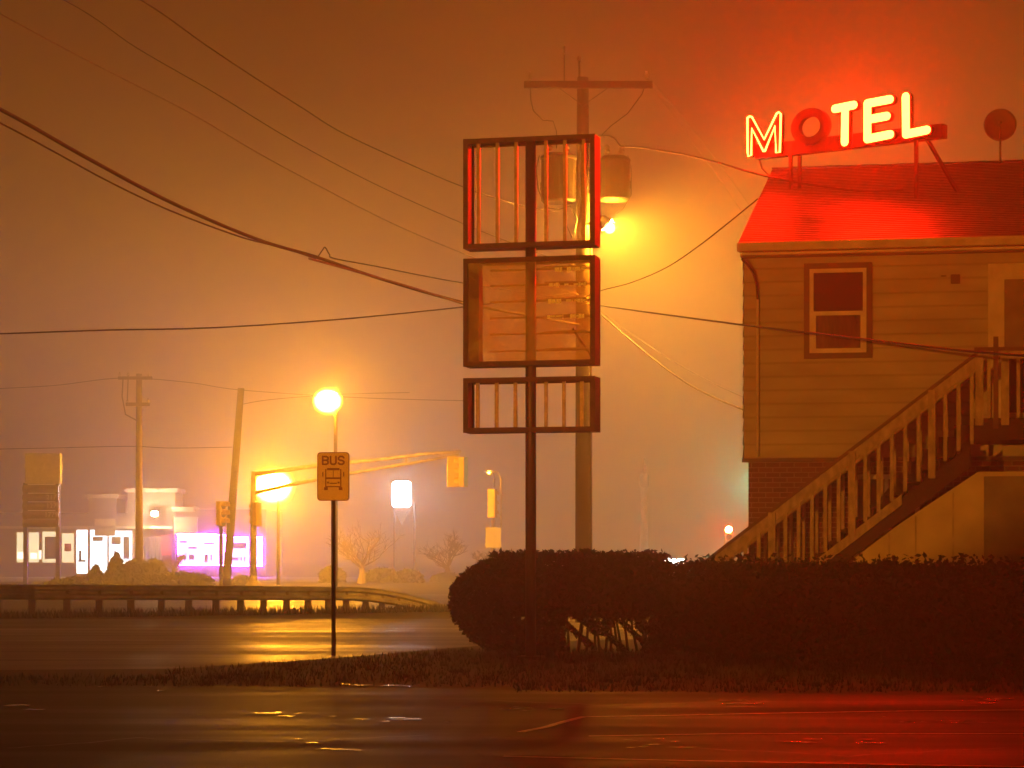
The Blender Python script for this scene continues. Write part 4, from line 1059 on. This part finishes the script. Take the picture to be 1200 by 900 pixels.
# ------------------------------------------------------------------ street lamps
def street_lamp(x, y, Y, power, label, pole_x, r=.16, group='street lamps', col=SODIUM):
    c = P(x, y, Y); px_ = P(pole_x, HY, Y).x
    t = thing('street_lamp', label, 'street lamp', (px_, Y + .1, 0), 0, group)
    dx = c.x - px_
    q = MB(); q.tube([(0, 0, 0), (0, 0, c.z - .3), (dx * .15, 0, c.z + r * .5), (dx * .9, 0, c.z + r * .5)], [.09, .065, .045, .035], 10); q.build('pole', M['pole'], t, smooth=True)
    q = MB(); q.ball((dx, .1, c.z + r * .45), .3, 14, 8, (1.1, .8, .35)); q.build('head', M['armsteel'], t, smooth=True)
    q = MB(); q.ball((dx, -.1, c.z), r, 32, 20, (1.05, 1, .95)); q.build('lens', bloomglow('sodium_bloom', col, power, 13.0), t, smooth=True)  # lens ball with the lamp's bloom put into its fading rim
    return t
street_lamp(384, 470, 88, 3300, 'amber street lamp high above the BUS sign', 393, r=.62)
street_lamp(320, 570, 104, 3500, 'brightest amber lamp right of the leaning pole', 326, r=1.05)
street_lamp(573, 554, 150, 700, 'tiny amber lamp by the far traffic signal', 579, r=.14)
# the security floodlight that lights the motel front and the BUS sign stands left of the viewer, aimed over the hedge
sf = thing('security_floodlight', 'amber security floodlight on a post aimed at the motel front', 'lamp', (-9.0, 4.0, 0))
MB().tube([(0, 0, 0), (0, 0, 3.0)], .05, 10).build('post', M['pole'], sf)
aim = (Vector((2.2, 34.0, 5.15)) - Vector((-9.0, 4.0, 3.2))).normalized(); qa = aim.to_track_quat('-Z', 'Y').to_euler()
hd = MB().box(-.20, .20, -.14, .14, .06, .20).build('housing', M['steelgrey'], sf, loc=(0, 0, 3.2), bevel=.02); hd.rotation_euler = qa
sl_ = bpy.data.lights.new('flood_beam', 'SPOT'); sl_.energy = 26000; sl_.color = (1.0, .29, .010); sl_.spot_size = R(17.5); sl_.spot_blend = .3; sl_.shadow_soft_size = .08
so = bpy.data.objects.new('flood_beam', sl_); S.collection.objects.link(so); so.parent = sf; so.location = (0, 0, 3.2); so.rotation_euler = qa; so.scale = (1.55, 1, 1)

# white flood on the pale shop, two-post bright sign, low bright signs
Yp = 150.0; k = Yp / F; p_ = P(470, HY, Yp); p_.z = 0
zz = lambda y: EYE + (HY - y) * k; xx = lambda x: (x - 470) * k
tp = thing('lit_pole_sign', 'dazzling bluish white square sign on two tall posts beyond the road', 'sign', p_)
for x in (462, 485.5): MB().tube([(xx(x), .3, 0), (xx(x), .3, zz(590))], .07, 8).build('post', M['pole'], tp)
MB().box(xx(459.5), xx(481.5), -.15, .15, zz(594), zz(564)).build('lit_face', emit('white_sign_glow', (0.80, .87, 1.0), 270), tp, bevel=.3)
q = MB(); q.prism([(xx(463), zz(599)), (xx(479), zz(599)), (xx(471), zz(616))], -.1, .1, axis='y'); q.build('lit_pointer', emit('pointer_glow', (1, .95, .9), .5), tp)

# ------------------------------------------------------------------ shops
SYd = 140.0; k = SYd / F
zz = lambda y: EYE + (HY - y) * k
def shop(label, x0, x1, ytop, Y=SYd, depth=10):
    t = thing('shop_building', label, 'building', (P(x0, HY, Y).x, Y, 0)); L_ = (x1 - x0) * k
    MB().box(0, L_, 0, depth, 0, zz(ytop)).build('wall', M['shopwall'], t)
    return t, (lambda x: (x - x0) * k)
def lit(parent, xx, x0, x1, y0, y1, m, name='window', fr=True, v=0.0):
    q = MB(); r = (xx(x0), xx(x1), zz(y1), zz(y0)); t_ = .07
    ring(q, (r[0] - t_, r[1] + t_, r[2] - t_, r[3] + t_), t_, -.12 - v, -.003 - v); f_ = q.build(name, M['shoptrim'], parent)
    MB().box(r[0], r[1], -.05 - v, -.02 - v, r[2], r[3]).build('pane', m, f_)
    return f_
def bars(parent, xx, rects, m, name, v=.13):
    for x0, x1, y0, y1 in rects:
        MB().box(xx(x0), xx(x1), -v - .02, -v, zz(y1), zz(y0)).build(name, m, parent)
white_lit = emit('cool_white_room', (0.80, 0.93, 1.0), 7.0); cream_lit = emit('cream_room', (1.0, 0.88, 0.50), 2.6); warm_lit = emit('warm_room', (1.0, .86, .62), 6); dim_lit = emit('dim_room', (0.9, .8, .72), 0.55)
violet = emit('violet_room', (0.62, 0.30, 1.0), 12.0); violet_led = emit('violet_tube', (0.42, 0.05, 1.0), 550.0)
sA, ax = shop('long pale shop with bright cool white windows behind the price sign', -70, 203, 601)
for x0, x1, yb, yt in ((105, 137, 604, 584), (150, 206, 601, 577)):
    MB().box(ax(x0), ax(x1), -.25, 3, zz(yb + 4), zz(yt)).build('parapet', M['shopwall'], sA)
    MB().box(ax(x0) - .15, ax(x1) + .15, -.4, 3.1, zz(yt) + .001, zz(yt - 4.5)).build('cornice', M['shoptrim'], sA)
MB().box(ax(112), ax(136), -.35, -.27, zz(628), zz(608)).build('sign_panel', M['paleboard'], sA)
MB().box(ax(-70), ax(203), -.35, -.004, zz(619.5), zz(616.5)).build('canopy_fascia', M['shoptrim'], sA)
lit(sA, ax, 20, 30, 624, 659, cream_lit); lit(sA, ax, 34, 46, 624, 659, cream_lit); lit(sA, ax, 50, 70, 623, 659, cream_lit); lit(sA, ax, 73, 87, 625, 659, cream_lit)
bars(sA, ax, [(53, 68, 629, 655)], M['darkwood'], 'poster'); bars(sA, ax, [(76, 84, 637, 646)], M['redpanel'], 'poster')
bars(sA, ax, [(21, 29, 647, 655), (36, 44, 648, 655), (46, 49, 645, 655)], warm_lit, 'lit_shelf')
f1 = lit(sA, ax, 90, 103, 621, 672, white_lit, 'door'); lit(sA, ax, 106, 126, 621, 672, white_lit); lit(sA, ax, 128, 155, 622, 668, white_lit)
bars(sA, ax, [(92, 101, 656, 658.5), (93, 96, 645, 656), (109, 121, 629, 634), (131, 142, 629, 638), (145, 152, 629, 655)], M['door'], 'poster'); 
for i in range(5): bars(sA, ax, [(170 + i * 4.4, 172.6 + i * 4.4, 630, 664)], dim_lit, 'slot_window', .02)
MB().box(ax(190), ax(201), -.25, -.05, zz(651), zz(627)).build('red_panel', M['redpanel'], sA)
fw = thing('wall_floodlight', 'white floodlight over the dark slot windows of the pale shop', 'lamp', P(181, 602, SYd - .9))
q = MB(); q.box(-.16, .16, -.1, .1, -.12, .12); q.build('lens', emit('wall_flood_glow', (1.0, .74, .36), 3600), fw, bevel=.04)
MB().box(-.22, .22, .104, .3, -.18, .18).build('housing', M['steelgrey'], fw); MB().box(-.04, .04, .3, .65, -.04, .04).build('bracket', M['steelgrey'], fw)
sB, bx = shop('low shop with glaring violet lit windows behind the leaning pole', 205, 312, 597, Y=SYd + .02)
MB().box(bx(205), bx(232), -.4, 2, zz(626), zz(606)).build('side_sign', M['shoptrim'], sB)
MB().box(bx(203), bx(228), -.5, 2, zz(600), zz(594)).build('cornice', M['shoptrim'], sB)
for x0, x1, y0, y1 in ((210, 252, 627, 661), (254, 263, 628, 661), (270, 290, 631, 662), (296, 306, 631, 662)):
    f_ = lit(sB, bx, x0, x1, y0, y1, violet)
    q = MB(); ring(q, (bx(x0) - .08, bx(x1) + .08, zz(y1) - .08, zz(y0) + .08), .06, -.16, -.125); q.build('light_tube', violet_led, f_)
bars(sB, bx, [(211, 219, 651, 656), (222, 228, 650, 656), (211, 220, 634, 636), (240, 252, 636, 637.5), (221, 231, 641, 643), (240, 244, 650, 659), (247, 249, 650, 657), (272, 289, 636, 643), (272, 280, 653, 657), (282, 284, 653, 657), (286, 288, 652, 658)], emit('violet_poster', (.5, .12, .62), .8), 'poster')
MB().box(bx(240), bx(251), -.10, -.003, .02, zz(665)).build('door', M['door'], sB)
# low lit sign and other small lights at the right
Yq = 150.0; kq = Yq / F
ls = thing('low_lit_sign', 'low bright greenish white sign just above the hedge top', 'sign', (P(788, HY, Yq).x, Yq, 0))
MB().box(-13 * kq, 13 * kq, -.1, .1, EYE + (HY - 663) * kq, EYE + (HY - 655) * kq).build('lit_face', emit('low_sign_glow', (.86, 1.0, .93), 60), ls)
MB().box(-.6, .6, -.08, .08, 0, EYE + (HY - 663.2) * kq).build('plinth', M['concrete'], ls)
ls = thing('low_lit_sign', 'small white lit sign seen under the stair handrail', 'sign', (P(845, HY, Yq).x, Yq, 0))
MB().box(-6 * kq, 4 * kq, -.1, .1, EYE + (HY - 660) * kq, EYE + (HY - 650) * kq).build('lit_face', emit('small_sign_glow', (1.0, .95, .86), 14), ls)
MB().box(-.3, .2, -.08, .08, 0, EYE + (HY - 660.2) * kq).build('plinth', M['concrete'], ls)
def lone_signal(x, y, Y, i, col, pw, label):
    p_ = P(x, HY, Y); p_.z = 0; zc = EYE + (HY - y) * Y / F
    t = thing('post_signal', label, 'traffic light', p_)
    off = (1.2 / 3, 0, -1.2 / 3)[i]
    signal(t, (0, 0, zc - off), 1.2, .46, face=-1, lit=(i, emit('signal_glow', col, pw)))
    MB().tube([(0, .2, 0), (0, .2, zc - off + .6)], .07, 8).build('post', M['pole'], t)
lone_signal(853.5, 620.5, 130, 0, (1.0, .06, .03), 7000, 'traffic signal showing red beside the motel corner')
lone_signal(884, 565, 112, 2, (.06, 1.0, .60), 5200, 'traffic signal showing green behind the motel corner')

# cell mast
Yt = 150.0; k = Yt / F; p_ = P(755, HY, Yt); p_.z = 0
M['mastgrey'] = mat('mast_grey', (0.25, 0.23, 0.21), 0.6, scale=2, bump=0.05)
ct = thing('cell_mast', 'pale slender phone mast fading in fog right of the pylon', 'mast', p_)
zz = lambda y: EYE + (HY - y) * k
MB().tube([(0, 0, 0), (0, 0, zz(568))], [.26, .18], 12).build('pole', M['mastgrey'], ct)
MB().lathe([(.2, zz(571)), (.30, zz(569)), (.30, zz(557)), (.2, zz(555))], n=12).build('antenna_shroud', M['mastgrey'], ct)
MB().tube([(0, 0, zz(556)), (0, 0, zz(537))], [.16, .05], 8).build('spire', M['mastgrey'], ct)

# ------------------------------------------------------------------ bare trees and shrubs beyond the road
def bare_tree(x, ytop, wpx, Y, seed, label):
    rnd = random.Random(seed); k = Y / F; H = EYE + (HY - ytop) * k; b_ = P(x, HY, Y); b_.z = 0
    t = thing('bare_tree', label, 'tree', b_, 0, 'bare trees beyond the road')
    q = MB()
    def grow(p, d, L_, r, lvl):
        pts_ = [p]; dd = d.copy()
        for k_ in range(3):
            dd = (dd + Vector((rnd.gauss(0, .16), rnd.gauss(0, .16), rnd.gauss(.05, .08)))).normalized()
            pts_.append(pts_[-1] + dd * L_ / 3)
        q.tube(pts_, [r, r * .85, r * .7, r * .5], 4, cap=False)
        if lvl == 0: return
        for j in range(3 if lvl > 1 else 4):
            a = rnd.uniform(0, 6.28); s = rnd.uniform(.5, 1.1)
            n_ = (dd + Vector((math.cos(a) * s, math.sin(a) * s * .6, rnd.uniform(-.25, .2)))).normalized()
            grow(pts_[rnd.choice((1, 2, 3, 3))], n_, L_ * rnd.uniform(.5, .8), r * .55, lvl - 1)
    W_ = wpx * k / 2
    for j in range(10):
        a = rnd.uniform(0, 6.28); up_ = rnd.uniform(.5, 1.3)
        grow(Vector((0, 0, H * rnd.uniform(.28, .45))), Vector((math.cos(a), math.sin(a) * .6, up_)).normalized(), max(W_ * .55, H * .24) * rnd.uniform(.7, 1.1), .045, 4)
    q.build('crown', M['bark'], t)
    MB().tube([(0, 0, 0), (.03, 0, H * .2), (0, 0, H * .40)], [.22, .16, .10], 8).build('trunk', M['bark'], t)
bare_tree(424, 630, 84, 108, 3, 'wide bare tree between the BUS sign and the dazzling square sign')
bare_tree(524, 638, 70, 118, 8, 'bare tree left of the rounded hedge')
bare_tree(566, 640, 36, 120, 12, 'smaller bare tree close behind the rounded hedge')
bare_tree(204, 640, 26, 112, 21, 'small bare tree at the left end of the violet lit shop')
def shrub(x, yt, w, Y, seed, label, cone=False, yb=None):
    rnd = random.Random(seed); k = Y / F; H = EYE + (HY - yt) * k; W = w * k / 2; b_ = P(x, HY, Y); b_.z = 0
    t = thing('shrub', label, 'shrub', b_, 0, 'shrubs beyond the guardrail'); pts = []
    nn = int(min(5200, 1500 + 700 * W * H))
    while len(pts) < nn:
        x_, y_, z_ = rnd.uniform(-1, 1), rnd.uniform(-1, 1), rnd.uniform(0, 1)
        R_ = (1 - z_) ** .75 if cone else math.sqrt(max(0, 1 - z_ ** 2.2))
        R_ *= 1 + .42 * bumpy(x_ * 2 + seed, y_ * 2, z_ * 2)
        if x_ * x_ + y_ * y_ < R_ * R_: pts.append((x_ * W, y_ * min(W, 1.2), z_ * H))
    leaves(pts, .14, seed).build('foliage', M['leafshrub'], t, recalc=False)
    q = MB()
    for j in range(5): q.tube([(rnd.uniform(-.3, .3) * W, 0, 0), (rnd.uniform(-.5, .5) * W, rnd.uniform(-.2, .2), H * .7)], [.05, .02], 5)
    q.build('stem', M['twig'], t)
shrub(136, 645, 30, 104, 1, 'upright evergreen bush before the white shop windows', True); shrub(158, 656, 36, 103, 2, 'broad bush at the foot of the far utility pole')
shrub(112, 660, 22, 104, 14, 'small bush in front of the white shop door', True)
shrub(180, 655, 32, 104, 3, 'bush under the dark slot windows'); shrub(215, 671, 70, 100, 4, 'low mounded bush below the violet windows'); shrub(100, 676, 90, 101, 5, 'long low mound of bush beside the price sign')
shrub(284, 676, 26, 102, 6, 'low bush between the leaning pole and the signal pole'); shrub(390, 664, 30, 112, 7, 'round bush just left of the BUS post'); shrub(448, 666, 40, 114, 8, 'round bush right of the wide bare tree'); shrub(478, 668, 36, 112, 9, 'round bush under the dazzling square sign')
shrub(522, 672, 34, 116, 10, 'low bush beneath the bare tree by the hedge')
